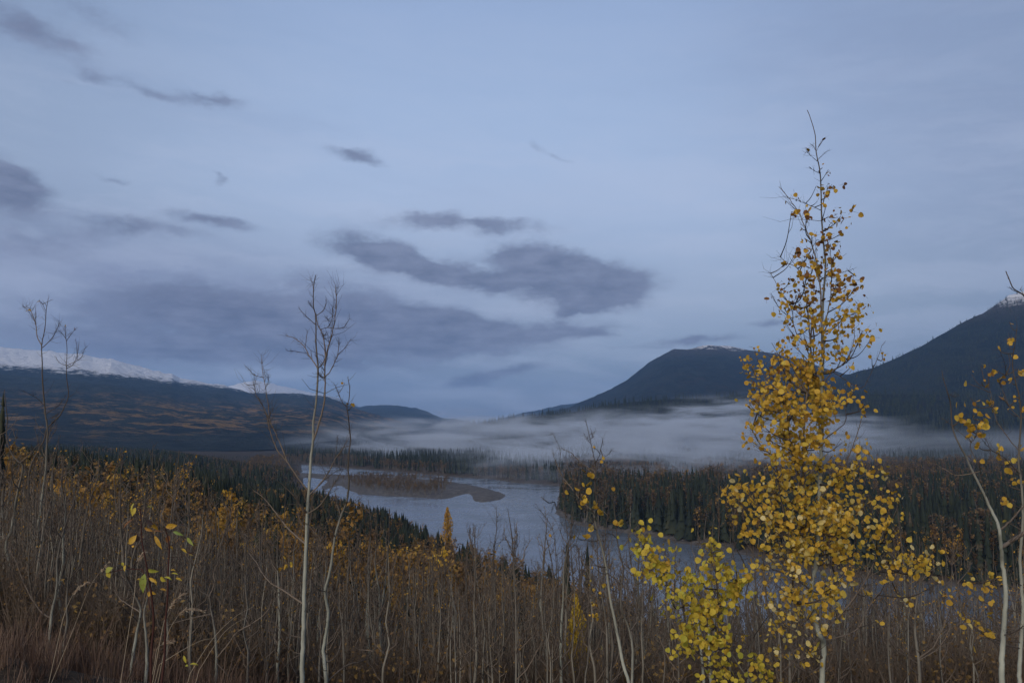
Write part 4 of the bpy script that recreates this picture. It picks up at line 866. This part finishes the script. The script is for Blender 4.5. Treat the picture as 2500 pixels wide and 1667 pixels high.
# the tall yellow aspen
top = [('zA',a,b,c,d,n) for a,b,c,d,n in [(695,205,3,5,1),(607,257,2,2,1),(690,357,6,4,1),(722,368,8,7,2),(718,462,28,24,8),(700,500,14,12,3),(657,457,6,6,1),(663,540,6,6,1),(708,573,9,7,2),(492,543,5,4,1),(550,540,8,16,3),(520,598,28,8,4),(605,595,18,15,4),(790,625,26,22,7),(735,660,28,28,7),(722,625,12,8,2),(800,710,14,6,2),(572,683,6,6,1),(628,718,14,10,3),(590,742,6,6,1),(660,750,34,16,6),(720,765,34,36,11),(770,780,8,8,1),(770,830,14,14,4),(755,880,20,14,4),(540,830,22,16,4),(590,860,32,32,12),(650,850,26,20,5),(480,890,20,14,4),(510,972,12,10,2),(610,930,40,50,16),(670,940,30,44,10),(740,930,20,20,4),(770,960,26,34,7),(862,948,22,12,3),(875,1010,22,36,9),(820,1000,32,50,9),(640,1030,34,34,12),(560,1065,44,44,13),(480,1040,36,32,8),(407,1042,10,12,2),(485,1130,32,40,8),(620,1110,34,52,14),(545,1140,32,32,7),(760,1050,50,50,12),(880,1150,26,44,12),(820,1140,32,44,8),(480,1195,32,16,5),(650,1165,34,34,9),(740,1180,44,44,12),(800,1250,50,42,14),(690,1230,50,44,14),(585,1250,30,22,5),(900,1270,30,50,11),(958,1290,22,18,4),(520,1320,40,30,9),(412,1315,20,12,3),(470,1340,22,32,5),(640,1320,50,40,14),(770,1340,50,42,12),(800,1390,32,32,7),(848,1445,12,9,3),(700,1400,64,50,16),(430,1370,16,10,2),(310,1340,14,14,3),(345,1350,6,6,1),(960,1400,10,18,2),(1020,1370,18,22,3)]]
mid = [('z3b',a,b,c,d,n) for a,b,c,d,n in [(1490,110,50,40,12),(1700,120,80,66,34),(1850,150,100,90,80),(1620,170,66,60,26),(1560,260,66,50,24),(1470,320,36,46,8),(1700,320,110,90,66),(1900,300,110,100,86),(2000,380,100,74,52),(1600,400,90,74,40),(1480,380,28,30,5),(1780,450,95,84,60),(1950,500,95,84,52),(2070,300,48,48,10),(2200,300,48,48,8),(2260,400,44,44,6),(1560,520,64,48,14),(1480,520,20,30,4),(1720,600,95,84,60),(1880,650,95,84,52),(1500,640,40,30,8),(1640,640,48,48,12),(2020,620,44,44,7),(1800,760,110,92,66),(1660,780,84,58,26),(1950,800,74,74,24),(2110,650,20,36,5),(2250,680,40,48,12),(2160,830,90,76,34),(2100,900,74,48,24),(1900,920,84,66,42),(1720,920,84,58,32),(1600,950,74,58,24),(1430,920,60,50,16),(1340,970,50,40,9),(1500,1000,66,48,18),(1650,1020,74,48,28),(1850,1060,84,66,46),(2000,1060,74,66,40),(2130,1100,66,66,44),(1400,1080,60,50,11),(1550,1160,84,66,32),(1700,1180,74,66,42),(1850,1220,92,74,52),(2000,1200,74,74,40),(2140,1200,56,74,42),(1480,1270,66,40,11),(1620,1300,66,48,18),(1780,1350,92,58,34),(1950,1350,92,66,34),(2100,1380,74,48,20)]]
low = [('z6',a,b,c,d,n) for a,b,c,d,n in [(560,750,90,40,14),(700,700,92,48,38),(820,650,66,58,34),(1050,650,66,48,16),(1350,500,74,66,20),(1480,500,46,46,6),(1320,640,66,48,13),(1430,720,84,66,22),(1640,740,74,84,36),(1765,740,30,56,6),(1770,880,30,22,5),(1540,760,66,48,10),(1180,700,74,48,18),(1130,830,66,48,16),(1000,870,58,40,13),(780,800,74,48,22),(620,860,48,30,8),(760,940,66,48,20),(900,920,48,40,16),(1040,940,66,48,28),(1280,940,30,30,4),(1400,890,20,20,2),(650,1000,74,48,14),(800,1010,66,40,13),(930,1040,58,58,18),(1050,1060,48,48,10),(660,1110,66,48,14),(820,1100,58,48,11),(1000,1180,48,40,8),(730,1200,58,40,10),(850,1270,48,48,10),(640,1260,48,40,6),(900,1370,40,48,8),(700,1330,58,40,6),(1350,1140,22,14,2),(1540,1010,48,30,5),(1500,330,40,30,5),(1300,360,60,60,10),(1290,260,50,40,8),(1440,260,40,30,6),(1350,90,60,60,10),(1430,440,40,40,6)]]
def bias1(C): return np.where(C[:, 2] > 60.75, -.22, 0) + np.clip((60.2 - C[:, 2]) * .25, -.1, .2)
hero('aspen_tree', 'tall aspen full of golden yellow leaves, tallest tree at right', 'tree', 5.0,
  T('d',(1889,1620),(1888,1540)) + T('z6',(985,1300),(950,1230),(915,1080),(900,900),(930,760),(945,600),(950,420),(955,250),(960,60)) + T('z3b',(1975,700),(1980,520),(1980,330),(1965,180),(1985,60)) + T('zA',(690,1480),(695,1350),(690,1200),(695,1050),(707,900),(695,760),(685,620),(682,480),(675,370),(655,270),(650,180),(625,90),(606,42)), 14, 1.6,
  [('z6',[(900,870),(870,700),(850,560),(850,420),(845,250),(850,150)],8,5), ('z3b',[(1860,900),(1850,700),(1865,450),(1875,300)],5,4,-.15),
   ('zA',[(630,1560),(630,1400),(632,1200),(645,1300),(632,1180)],4,3,.1), ('zA',[(690,1400),(680,1050),(660,900),(640,800),(600,700),(560,600),(510,530),(453,462)],4,1.2,-.1),
   ('zA',[(612,1400),(612,1180),(600,1080),(580,960),(545,900),(500,880),(460,845)],3.4,1.1), ('zA',[(680,580),(610,560),(560,540),(500,520)],1.8,.9), ('zA',[(685,645),(600,642),(515,640)],1.6,.8), ('zA',[(710,1230),(725,1120),(740,980),(735,850),(727,790)],3,1.2),
   ('zA',[(600,1310),(550,1270),(530,1200),(520,1130),(460,1030),(406,935)],2.6,1), ('zA',[(705,1500),(790,1440),(840,1370),(865,1280),(860,1200)],3.4,1.2), ('zA',[(710,1240),(760,1180),(800,1090),(830,1060)],2.2,1), ('zA',[(735,950),(800,930),(855,910)],1.6,.8), ('zA',[(665,320),(630,295),(602,270)],1.3,.7), ('zA',[(665,300),(700,280),(724,262)],1.3,.7), ('zA',[(657,240),(680,220),(697,200)],1.2,.7), ('zA',[(670,385),(640,370),(617,355)],1.2,.7), ('zA',[(655,250),(640,240),(628,232)],1,.7),
   ('z3b',[(1990,260),(2050,160),(2140,100),(2195,0)],3,1.1), ('zA',[(780,1480),(900,1560),(960,1470),(1015,1330)],1.8,.9), ('z3b',[(1955,640),(2080,560),(2140,500),(2140,400)],3,1),
   ('z3b',[(1960,1050),(2060,900),(2150,760),(2200,640),(2250,480),(2270,400)],4,1.2), ('z3b',[(1780,960),(1770,700),(1740,450),(1700,300)],4,1.4), ('z3b',[(1830,1150),(1770,960),(1660,760),(1560,660),(1500,560)],4,1.2),
   ('z6',[(940,1230),(1060,1140),(1180,1000),(1300,800),(1380,560),(1400,420)],5,1.3,.3), ('z6',[(960,1290),(1100,1250),(1220,1190),(1320,1000),(1450,880)],4,1.2,.2), ('z6',[(985,1400),(930,1330),(870,1270),(810,1140)],5,1.6), ('z6',[(985,1430),(920,1480),(860,1490)],2.4,1), ('z6',[(920,1000),(1000,900),(1080,800)],3,1.2), ('z6',[(740,1000),(750,700),(740,520)],3,1.2,-.1), ('z6',[(900,940),(800,860),(740,800),(660,760)],3,1.1), ('z6',[(1300,820),(1450,760),(1620,720)],2.6,1.1)],
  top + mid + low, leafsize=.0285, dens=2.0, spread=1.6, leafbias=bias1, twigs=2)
# grey stem behind the yellow tree
hero('aspen_tree', 'dark twisted stem between the lemon sapling and the tall yellow tree', 'tree', 6.2,
  T('z6',(470,1400),(500,1260),(470,1180),(450,1060),(455,940),(470,850),(430,730),(375,620),(365,500),(370,420)), 5, 1.2, [('z6',[(495,1260),(560,1170),(600,1110)],2.2,1), ('z6',[(310,1270),(350,1180),(400,1100)],1.6,.8)],
  [('z6',430,1240,10,14,2),('z6',380,1060,12,20,2),('z6',345,480,10,20,2),('z6',350,330,20,20,4),('z6',400,230,60,50,14),('z6',300,240,25,20,4),('z6',490,170,30,20,5),('z6',390,560,30,20,4)], leafsize=.036)
# tree at the right edge
RL = [('zR',a,b,c,d,n) for a,b,c,d,n in [(525,980,34,46,12),(560,1050,30,22,8),(650,1000,30,32,8),(640,660,9,9,2),(680,700,18,18,3),(745,700,22,22,4),(760,760,30,22,4),(545,770,6,6,1),(580,715,6,6,1),(645,765,8,12,2),(570,865,6,6,1),(610,910,10,10,2),(700,890,40,30,8),(755,875,14,10,3),(710,940,14,14,3),(810,945,10,10,2),(825,750,14,18,3),(870,680,20,16,4),(900,710,16,20,4),(860,880,20,16,4),(800,490,45,10,5),(765,545,5,5,1),(815,585,11,5,2),(820,380,5,5,1),(540,1110,22,22,5),(600,1160,32,22,5),(610,1265,10,5,2),(630,1075,10,14,3),(740,1240,10,10,3),(720,1190,22,22,4),(790,1290,10,10,2),(810,1320,32,32,5),(880,1160,14,10,3),(860,1250,18,14,3),(840,1400,32,22,4),(745,1370,6,6,1),(900,1380,14,14,3),(800,1520,30,22,5),(900,940,10,10,3)]]
hero('aspen_tree', 'thick pale aspen trunk at the right edge, bending left at its top', 'tree', 4.6,
  T('z6',(2200,1640),(2200,1400),(2215,1200),(2228,1000),(2222,880),(2203,740),(2195,640),(2185,540),(2170,470),(2130,390),(2080,280),(2030,180),(1980,80)) + T('zR',(545,1240),(500,1160),(460,1060),(445,900),(430,840),(400,740),(390,690)), 17, 1.3,
  [('z6',[(2200,660),(2260,600),(2330,560),(2400,480)],10,7,.2), ('z6',[(2185,520),(2260,460),(2330,380),(2420,320)],5,2.5,.15), ('z6',[(2100,330),(2060,150),(2040,60)],1.2,.8), ('z6',[(1990,130),(1900,150),(1830,120),(1750,70)],2.4,.9), ('zR',[(550,1245),(570,1180),(600,1120),(650,1010)],2,.9), ('zR',[(600,1340),(680,1280),(700,1200),(640,1060)],2,.9), ('z6',[(2210,1250),(2280,1220),(2350,1180)],3,2), ('zR',[(455,1050),(430,1020),(400,1000)],1,.7), ('zR',[(440,862),(470,858),(500,850)],1,.6)],
  [e_ for e_ in RL if e_[1] < 700 and e_[2] > 880], leafsize=.034, twigs=2)
hero('aspen_tree', 'second aspen at the right edge with scattered yellow leaves against the dark mountain', 'tree', 5.4,
  T('z6',(2325,1640),(2322,1450),(2335,1250),(2345,1050),(2335,900),(2325,700),(2340,560),(2345,380),(2330,180)) + T('zR',(880,1300),(885,1180),(895,1000),(885,860),(860,760),(840,640),(860,500),(870,400)), 11, 1.3,
  [('zR',[(890,1200),(800,1100),(740,1010),(720,920),(690,800)],2.4,.9), ('zR',[(882,1330),(780,1240),(700,1190),(640,1120)],2.2,.9), ('zR',[(890,1000),(820,920),(780,820),(760,760)],2,.9), ('zR',[(860,760),(800,700),(760,560)],1.8,.8), ('z6',[(2330,900),(2250,860),(2180,850)],2.2,1), ('z6',[(2345,380),(2270,340),(2200,230)],2.2,.9)],
  [e_ for e_ in RL if not (e_[1] < 700 and e_[2] > 880)] + [('z6',1980,870,80,30,10),('z6',2060,900,60,50,10),('z6',2110,830,40,30,6),('z6',1975,945,6,6,1),('z6',1870,1012,6,6,1),('z6',1930,1100,40,40,8),('z6',2000,1180,60,40,10),('z6',2120,1060,30,50,6),('z6',2080,1200,50,40,8),('z6',2210,460,6,6,1)], leafsize=.034, twigs=3)
# tree standing just outside the right edge whose bare shoot reaches in
hero('aspen_tree', 'dark bare shoot curving in from the right edge above the snowy summit', 'tree', 4.2,
  [('z6',2560,1640),('z6',2520,1200),('z6',2500,800),('z6',2480,400),('zR',1080,1000),('zR',1040,700),('zR',1010,450),('zR',980,300),('zR',915,215),('zR',880,190),('zR',845,165),('zR',820,110),('zR',799,58)], 12, 2.2,
  [('zR',[(848,172),(835,170),(828,165)],1.6,1), ('zR',[(890,195),(898,180),(896,168)],1.6,1)], mats=(M_barkg, M_twigp, M_twig), twigs=1, tw_len=.4)

# distinct trees farther down the slope
def lone_spruce(u, ytop, Yd, slim, label):
    p_ = np.array([(u - 1250) / F * Yd, Yd]); gz = ground(p_[None])[0]; h_ = at(u, ytop, Yd)[2] - gz; v = spr_me[rng.integers(0, 6)]
    put_tree('spruce_tree', (p_[0], p_[1], gz), label, 'tree', None, rng.uniform(0, 6), (h_ * slim, h_ * slim, h_), [('crown', v[0]), ('trunk', v[1])])
lone_spruce(11, 955, 46, .42, 'dark spruce at the left edge rising past the far mountain')
lone_spruce(1430, 1320, 62, .42, 'dark spruce behind the twin topped aspen sapling')
lone_spruce(1381, 1322, 95, .5, 'small pointed spruce against the river, left of the twin topped sapling')
def lone_birch(u, ytop, Yd, slim, label, mat):
    p_ = np.array([(u - 1250) / F * Yd, Yd]); gz = ground(p_[None])[0]; h_ = at(u, ytop, Yd)[2] - gz; G, Tt = birch_geo(30, .03, int(u)); G = Geo(); zc = rng.uniform(.12, 1, 2600); aa = rng.uniform(0, 6.28, 2600)
    rr_ = .17 * np.sqrt(rng.random(2600)) * np.interp(zc, [.12, .3, .55, .8, 1], [.35, .9, 1, .7, .08]) * (1 + .35 * np.sin(aa * 3 + zc * 17)); leaf_quads(G, np.column_stack([rr_ * np.cos(aa), rr_ * np.sin(aa), zc]), .032)
    e = thing('birch_tree', (p_[0], p_[1], gz), label, 'tree', None, rng.uniform(0, 6), (h_ * slim, h_ * slim, h_))
    obj('crown', mesh_from('crown', G.freeze(), [mat]), e); obj('trunk', mesh_from('trunk', Tt.freeze(), [M_barkg, M_twig]), e)
M_lemon = leaf_material('lemon_birch_leaf', [(0.0, (.36,.22,.03)), (1.0, (.66,.48,.05))], 0.3, objmix=0)
lone_birch(1402, 1452, 9.5, .5, 'bright lemon yellow birch low in the thicket right of centre', M_lemon)
lone_birch(1095, 1238, 300, .52, 'single golden birch standing out against the open river', M_birchy)

# leafy shrub in front of the left thicket
Ys = 4.0; base = at(*px('zL', 500, 1250), Ys); base[2] = ground(base[None, :2])[0]
e = thing('shrub', base, 'young shrub with large drooping yellow and green leaves on dark red stems', 'shrub')
M_redstem = plain('red_stem', (.05, .022, .018), (.075, .032, .026)); stems = []
for pts in ([(470,1330),(485,1150),(470,980),(450,850),(430,740),(405,600),(400,480),(395,390)], [(560,1330),(565,1150),(578,1000),(583,800),(590,650),(570,550),(560,520)], [(460,1000),(420,880),(385,860)], [(440,800),(300,800),(190,820)]):
    pp = smooth_path(P3('zL', pts, Ys, Ys + rng.uniform(-.15, .15)), 4); pp[0, 2] -= .05; stems.append(pp)
    if len(pts) > 6: pp = np.vstack([[*base[:2] + rng.normal(0, .03, 2), base[2] - .05], pp])
    G = Geo(); tube(G, pp - base, np.linspace(.006 if len(pts) > 6 else .0025, .002, len(pp)), 6); obj('stem', mesh_from('stem', G.freeze(), [M_redstem], True), e)
G = Geo(); allS = np.concatenate(stems)
for (x, y, ln, an, wd, c) in [(340,385,65,100,30,.75),(350,410,50,110,26,.72),(370,390,40,-5,12,.02),(460,377,40,0,10,.85),(310,485,90,-50,12,.22),(460,480,75,10,30,.02),(495,508,60,60,34,.55),(450,530,55,10,18,.4),(510,540,80,-8,12,.25),(605,505,70,-15,34,.5),(670,500,50,5,10,.02),(650,555,65,15,18,1.0),(730,608,80,30,22,.93),(345,595,75,-60,36,.55),(372,590,55,110,26,.02),(515,615,90,55,24,.55),(580,595,45,120,30,.2),(605,655,30,50,12,.5),(690,672,45,30,12,.6),(730,690,40,10,16,.02),(735,703,28,5,6,.6),(185,800,60,-40,38,.85),(180,835,40,60,28,.7),(275,765,25,60,14,.7),(290,790,35,90,18,.65),(478,806,85,-5,26,.82),(415,890,105,95,44,.9),(480,870,60,20,20,.55),(498,885,40,80,16,.55),(548,865,50,20,30,.7),(580,855,60,5,10,.8),(655,865,45,15,12,.6),(628,828,45,5,8,.75),(615,805,35,0,14,.6),(548,935,50,0,12,.5),(455,965,30,100,24,.5),(487,958,30,30,26,.55),(385,868,25,10,10,.6),(345,645,15,90,10,.5),(695,1405,45,70,16,.75),(758,1437,50,0,14,.78),(708,1450,20,0,14,.85)]:
    sc = Ys / F / 2.766; c_ = at(*px('zL', x, y), Ys + rng.normal(0, .06)); L_ = ln * sc * 1.08; W_ = max(wd, 16) * sc * 1.1
    ax = np.array([math.cos(R(an)), rng.normal(0, .25), -math.sin(R(an))]); ax /= np.linalg.norm(ax)
    nrm = np.array([0, -1, 0]) + rng.normal(0, .35, 3) + (np.array([0, .3, 1.8]) if wd < 16 else 0); nrm -= (nrm @ ax) * ax; nrm /= np.linalg.norm(nrm); bb = np.cross(ax, nrm)
    ts = np.linspace(-.5, .5, 8); wf = np.array([0.02, .30, .46, .5, .46, .34, .17, 0.0]); curl = rng.uniform(.05, .3)
    V = []
    for t, q in zip(ts, wf):
        m_ = c_ + ax * t * L_ - nrm * (t * t) * L_ * curl - np.array([0, 0, 1]) * (t + .5) ** 2 * L_ * .12
        V += [m_ + bb * q * W_ + nrm * q * W_ * .35, m_, m_ - bb * q * W_ + nrm * q * W_ * .35]
    Fq_ = [(3*k, 3*k+1, 3*k+4, 3*k+3) for k in range(7)] + [(3*k+1, 3*k+2, 3*k+5, 3*k+4) for k in range(7)]
    G.add(np.array(V) - base, Fq_, 0, np.clip(c + rng.normal(0, .02), 0, 1))
    s_ = allS[np.linalg.norm(allS - (c_ - ax * L_ * .5), axis=1).argmin()]
    if y < 1300: twig(G, s_ - base, c_ - ax * L_ * .5 - base, .0011, 1, .5, .05)
obj('foliage', mesh_from('foliage', G.freeze(), [M_leafS, M_redstem], True), e)

# dry grass: the turf as one mass, the tall pale stalks one by one
def blade(G, p_, d, L_, w_, droop, rnd, mat=0):
    side = np.array([-d[1], d[0], 0]); side /= np.linalg.norm(side) + 1e-9; V = []
    for k, t in enumerate((0, .35, .7, 1.0)):
        q = p_ + np.array([d[0] * t, d[1] * t, 0]) * L_ * .6 + np.array([0, 0, 1]) * L_ * (t - droop * t * t); hw = w_ * (1 - t) * .5 + .0004
        V += [q - side * hw, q + side * hw]
    G.add(V, [(0,1,3,2),(2,3,5,4),(4,5,7,6)], mat, rnd)
M_grass = leaf_material('dry_grass', [(0, (.055,.033,.025)), (.35, (.115,.068,.047)), (.6, (.175,.112,.076)), (.85, (.26,.18,.12)), (1, (.42,.35,.25))], .25, objmix=0)
gv = []
for s_ in range(10):
    G = Geo()
    for _ in range(42):
        a = rng.uniform(0, 6.28); r_ = rng.uniform(0, .16); lean = rng.uniform(.05, .9); blade(G, np.array([math.cos(a) * r_, math.sin(a) * r_, 0]), np.array([math.cos(a + rng.normal(0, .8)), math.sin(a + rng.normal(0, .8)), 0]) * lean, rng.uniform(.25, .75), rng.uniform(.004, .010), rng.uniform(.15, .6), rng.beta(1.6, 2.2))
    gv.append(G.freeze())
P = scatter(2100, 4.2, 22, -250, 1000); uu = 1250 + F * P[:, 0] / P[:, 1]; keep_ = (vnoise(P[:, :2], 1.7, 33) > -.12) & (rng.random(len(P)) < np.interp(uu, [-250, 500, 750, 1000], [1, 1, .7, .25])); P = P[keep_]
Pr = scatter(450, 4.5, 16, 900, 2700); P = np.vstack([P, Pr]); hh = rng.uniform(.4, 1.0, len(P)) * np.where(P[:, 1] < 6.5, .75, 1)
geo = replicate(gv, P, np.column_stack([hh, hh, hh]), rng.uniform(0, 6.28, len(P)))
obj('grass', mesh_from('grass', geo.freeze(), [M_grass]), kind='stuff', label='dry reddish brown grass on the bank in front of the trees', category='grass')
def stalk(pts, Yd, plume, label, fr='z4', wd=1.6):
    pp = smooth_path(P3(fr, pts, Yd, Yd + .1), 5); b_ = pp[0].copy(); gz = ground(b_[None, :2])[0]
    if b_[2] > gz: pp = np.vstack([[b_[0] - .1, b_[1], gz - .02], pp])
    base = pp[0].copy(); e = thing('grass_stalk', base, label, 'grass stalk'); G = Geo(); tube(G, pp - base, np.linspace(wd, .5, len(pp)) / 2 * Yd / F, 5, 0, .97)
    obj('stem', mesh_from('stem', G.freeze(), [M_grass], True), e)
    if plume:
        G = Geo(); n0 = int(len(pp) * (1 - plume))
        for q in np.linspace(n0, len(pp) - 1, 34):
            k = int(q); t0 = pp[k]; dd = pp[min(k + 1, len(pp) - 1)] - pp[max(k - 1, 0)]; dd /= np.linalg.norm(dd)
            for sgn in range(2):
                v_ = dd * .7 + rng.normal(0, .35, 3) + np.array([.35, 0, -.05]); v_ /= np.linalg.norm(v_); L_ = rng.uniform(.012, .030); side = np.cross(v_, [0, 1, 0]); side = side / np.linalg.norm(side) * .0022
                a_ = t0 - base; G.add([a_, a_ + v_ * L_ * .6 + side, a_ + v_ * L_, a_ + v_ * L_ * .6 - side], [(0, 1, 2, 3)], 0, rng.uniform(.8, 1))
        obj('seed_head', mesh_from('seed_head', G.freeze(), [M_grass]), e)
stalk([(1090,1440),(1250,1340),(1380,1275),(1480,1260)], 4.6, 0, 'pale dry grass stem arching low to the right under the spreading aspen')
stalk([(1300,1500),(1450,1270),(1600,1120),(1735,1042)], 4.6, 0, 'longest pale grass stem arching up to the right below the spreading aspen', wd=1.8)
stalk([(1360,1480),(1500,1260),(1600,1165),(1700,1112)], 4.7, 0, 'pale grass stem just under the longest arching one')
stalk([(1100,1250),(1130,1120),(1180,1020),(1250,958)], 4.2, .45, 'feathery grass plume right of the leafy shrub, leaning right')
stalk([(1130,1300),(1170,1180),(1260,1070),(1385,1072)], 4.2, .45, 'drooping grass plume lower right of the leafy shrub')
stalk([(1060,1420),(1075,1330),(1120,1300),(1180,1285)], 4.2, .4, 'short seed head bent sideways below the drooping plume')
stalk([(430,1130),(470,1020),(520,930),(595,880)], 5.0, .45, 'pale grass plume nodding to the left of the leafy shrub')
stalk([(400,1450),(520,1150),(620,900),(735,748)], 5.2, .12, 'long straight grass stem slanting up to the right at left')
stalk([(920,960),(930,850),(950,720),(985,680)], 4.4, .4, 'feathery plume directly behind the red shrub stems')

# driftwood at the corner of the far bank
pp = np.array([on_plane(*px('z3b', 165, 1100)), on_plane(*px('z3b', 150, 1060)) + [0, 0, 1.0], on_plane(*px('z3b', 160, 1110)) + [-5, 1, 5.5], on_plane(*px('z3b', 165, 1115)) + [-11, 2, 10]])
base = pp[0].copy(); e = thing('driftwood_log', base, 'fallen dead tree leaning out over the water at the corner of the far bank', 'log'); G = Geo()
tube(G, smooth_path(pp, 3) - base, np.linspace(.5, .3, 10), 6); 
for _ in range(9): q = smooth_path(pp, 3)[rng.integers(2, 9)] - base; tube(G, [q, q + rng.normal(0, 1.2, 3) + [0, 0, .6]], [.14, .04], 4)
obj('trunk', mesh_from('trunk', G.freeze(), [M_trunkd], True), e)

# ------------------------------------------------------------------ mist and haze
def mist(center, radii, density, seed, lo, hi, stretch=(1/260, 1/170, 1/26), col=(.72, .80, .92), rotz=0):
    bpy_me = bpy.data.meshes.new('mist'); import bmesh
    bm_ = bmesh.new(); bmesh.ops.create_icosphere(bm_, subdivisions=4, radius=1); bm_.to_mesh(bpy_me); bm_.free()
    m, h, o = material('mist'); tcn = h.n('ShaderNodeTexCoord')
    m.node_tree.nodes.remove(m.node_tree.nodes.get('x')) if False else None
    r_ = h.n('ShaderNodeVectorMath', {0: tcn.outputs['Object']}, operation='LENGTH').outputs['Value']
    v = h.n('ShaderNodeVectorMath', {0: geo_pos(h), 1: stretch}, operation='MULTIPLY').outputs[0]
    v = h.n('ShaderNodeVectorMath', {0: v, 1: (seed, 0, seed * .37)}, operation='ADD').outputs[0]
    n_ = h.noise(v, 1.0, 4, 0.62, 1.1).outputs[0]
    vb = h.n('ShaderNodeVectorMath', {0: geo_pos(h), 1: (1/210, 1/170, 1/400)}, operation='MULTIPLY').outputs[0]
    zt = h.m('ADD', h.n('ShaderNodeSeparateXYZ', {0: geo_pos(h)}).outputs[2], h.m('MULTIPLY', h.m('SUBTRACT', h.noise(vb, 1.0, 3, 0.6, 0.4).outputs[0], 0.5), 170))
    top_ = h.mapr(zt, 96, 52)
    d = h.m('MULTIPLY', h.m('MULTIPLY', h.mapr(n_, lo, hi), top_), h.mapr(r_, 1.0, 0.45)); d = h.m('MULTIPLY', d, density)
    pv = h.n('ShaderNodeVolumePrincipled', {'Color': (*col, 1), 'Density': d, 'Anisotropy': 0.0}); h.nt.links.new(pv.outputs[0], o.inputs['Volume'])
    bpy_me.materials.append(m); ob = obj('mist', bpy_me, kind='stuff'); ob.location = center; ob.scale = radii; ob.rotation_euler = (0, 0, rotz)
    return ob
mist((170, 1420, 36), (620, 440, 70), .0150, 1.3, .47, .64, (1/150, 1/120, 1/26))
mist((370, 1350, 64), (270, 330, 60), .0190, 5.1, .52, .64, (1/120, 1/100, 1/20))
mist((600, 1380, 76), (130, 200, 34), .0130, 9.7, .45, .62, (1/110, 1/90, 1/20))
mist((170, 900, 22), (270, 260, 40), .0120, 2.9, .48, .65, (1/100, 1/90, 1/20))
mist((820, 1150, 24), (560, 420, 44), .0014, 3.9, .36, .62)
hz = Geo(); a, b, z0_, z1_ = -14500, 14500, -8, 830
hz.add([(a,-3000,z0_),(b,-3000,z0_),(b,b,z0_),(a,b,z0_),(a,-3000,z1_),(b,-3000,z1_),(b,b,z1_),(a,b,z1_)], [(0,3,2,1),(4,5,6,7),(0,1,5,4),(1,2,6,5),(2,3,7,6),(3,0,4,7)])
m, h, o = material('haze_air'); pv = h.n('ShaderNodeVolumePrincipled', {'Color': (.30, .56, 1.0, 1), 'Density': 5.5e-5, 'Anisotropy': 0.0}); h.nt.links.new(pv.outputs[0], o.inputs['Volume'])
obj('haze', mesh_from('haze', hz.freeze(), [m]), kind='stuff')
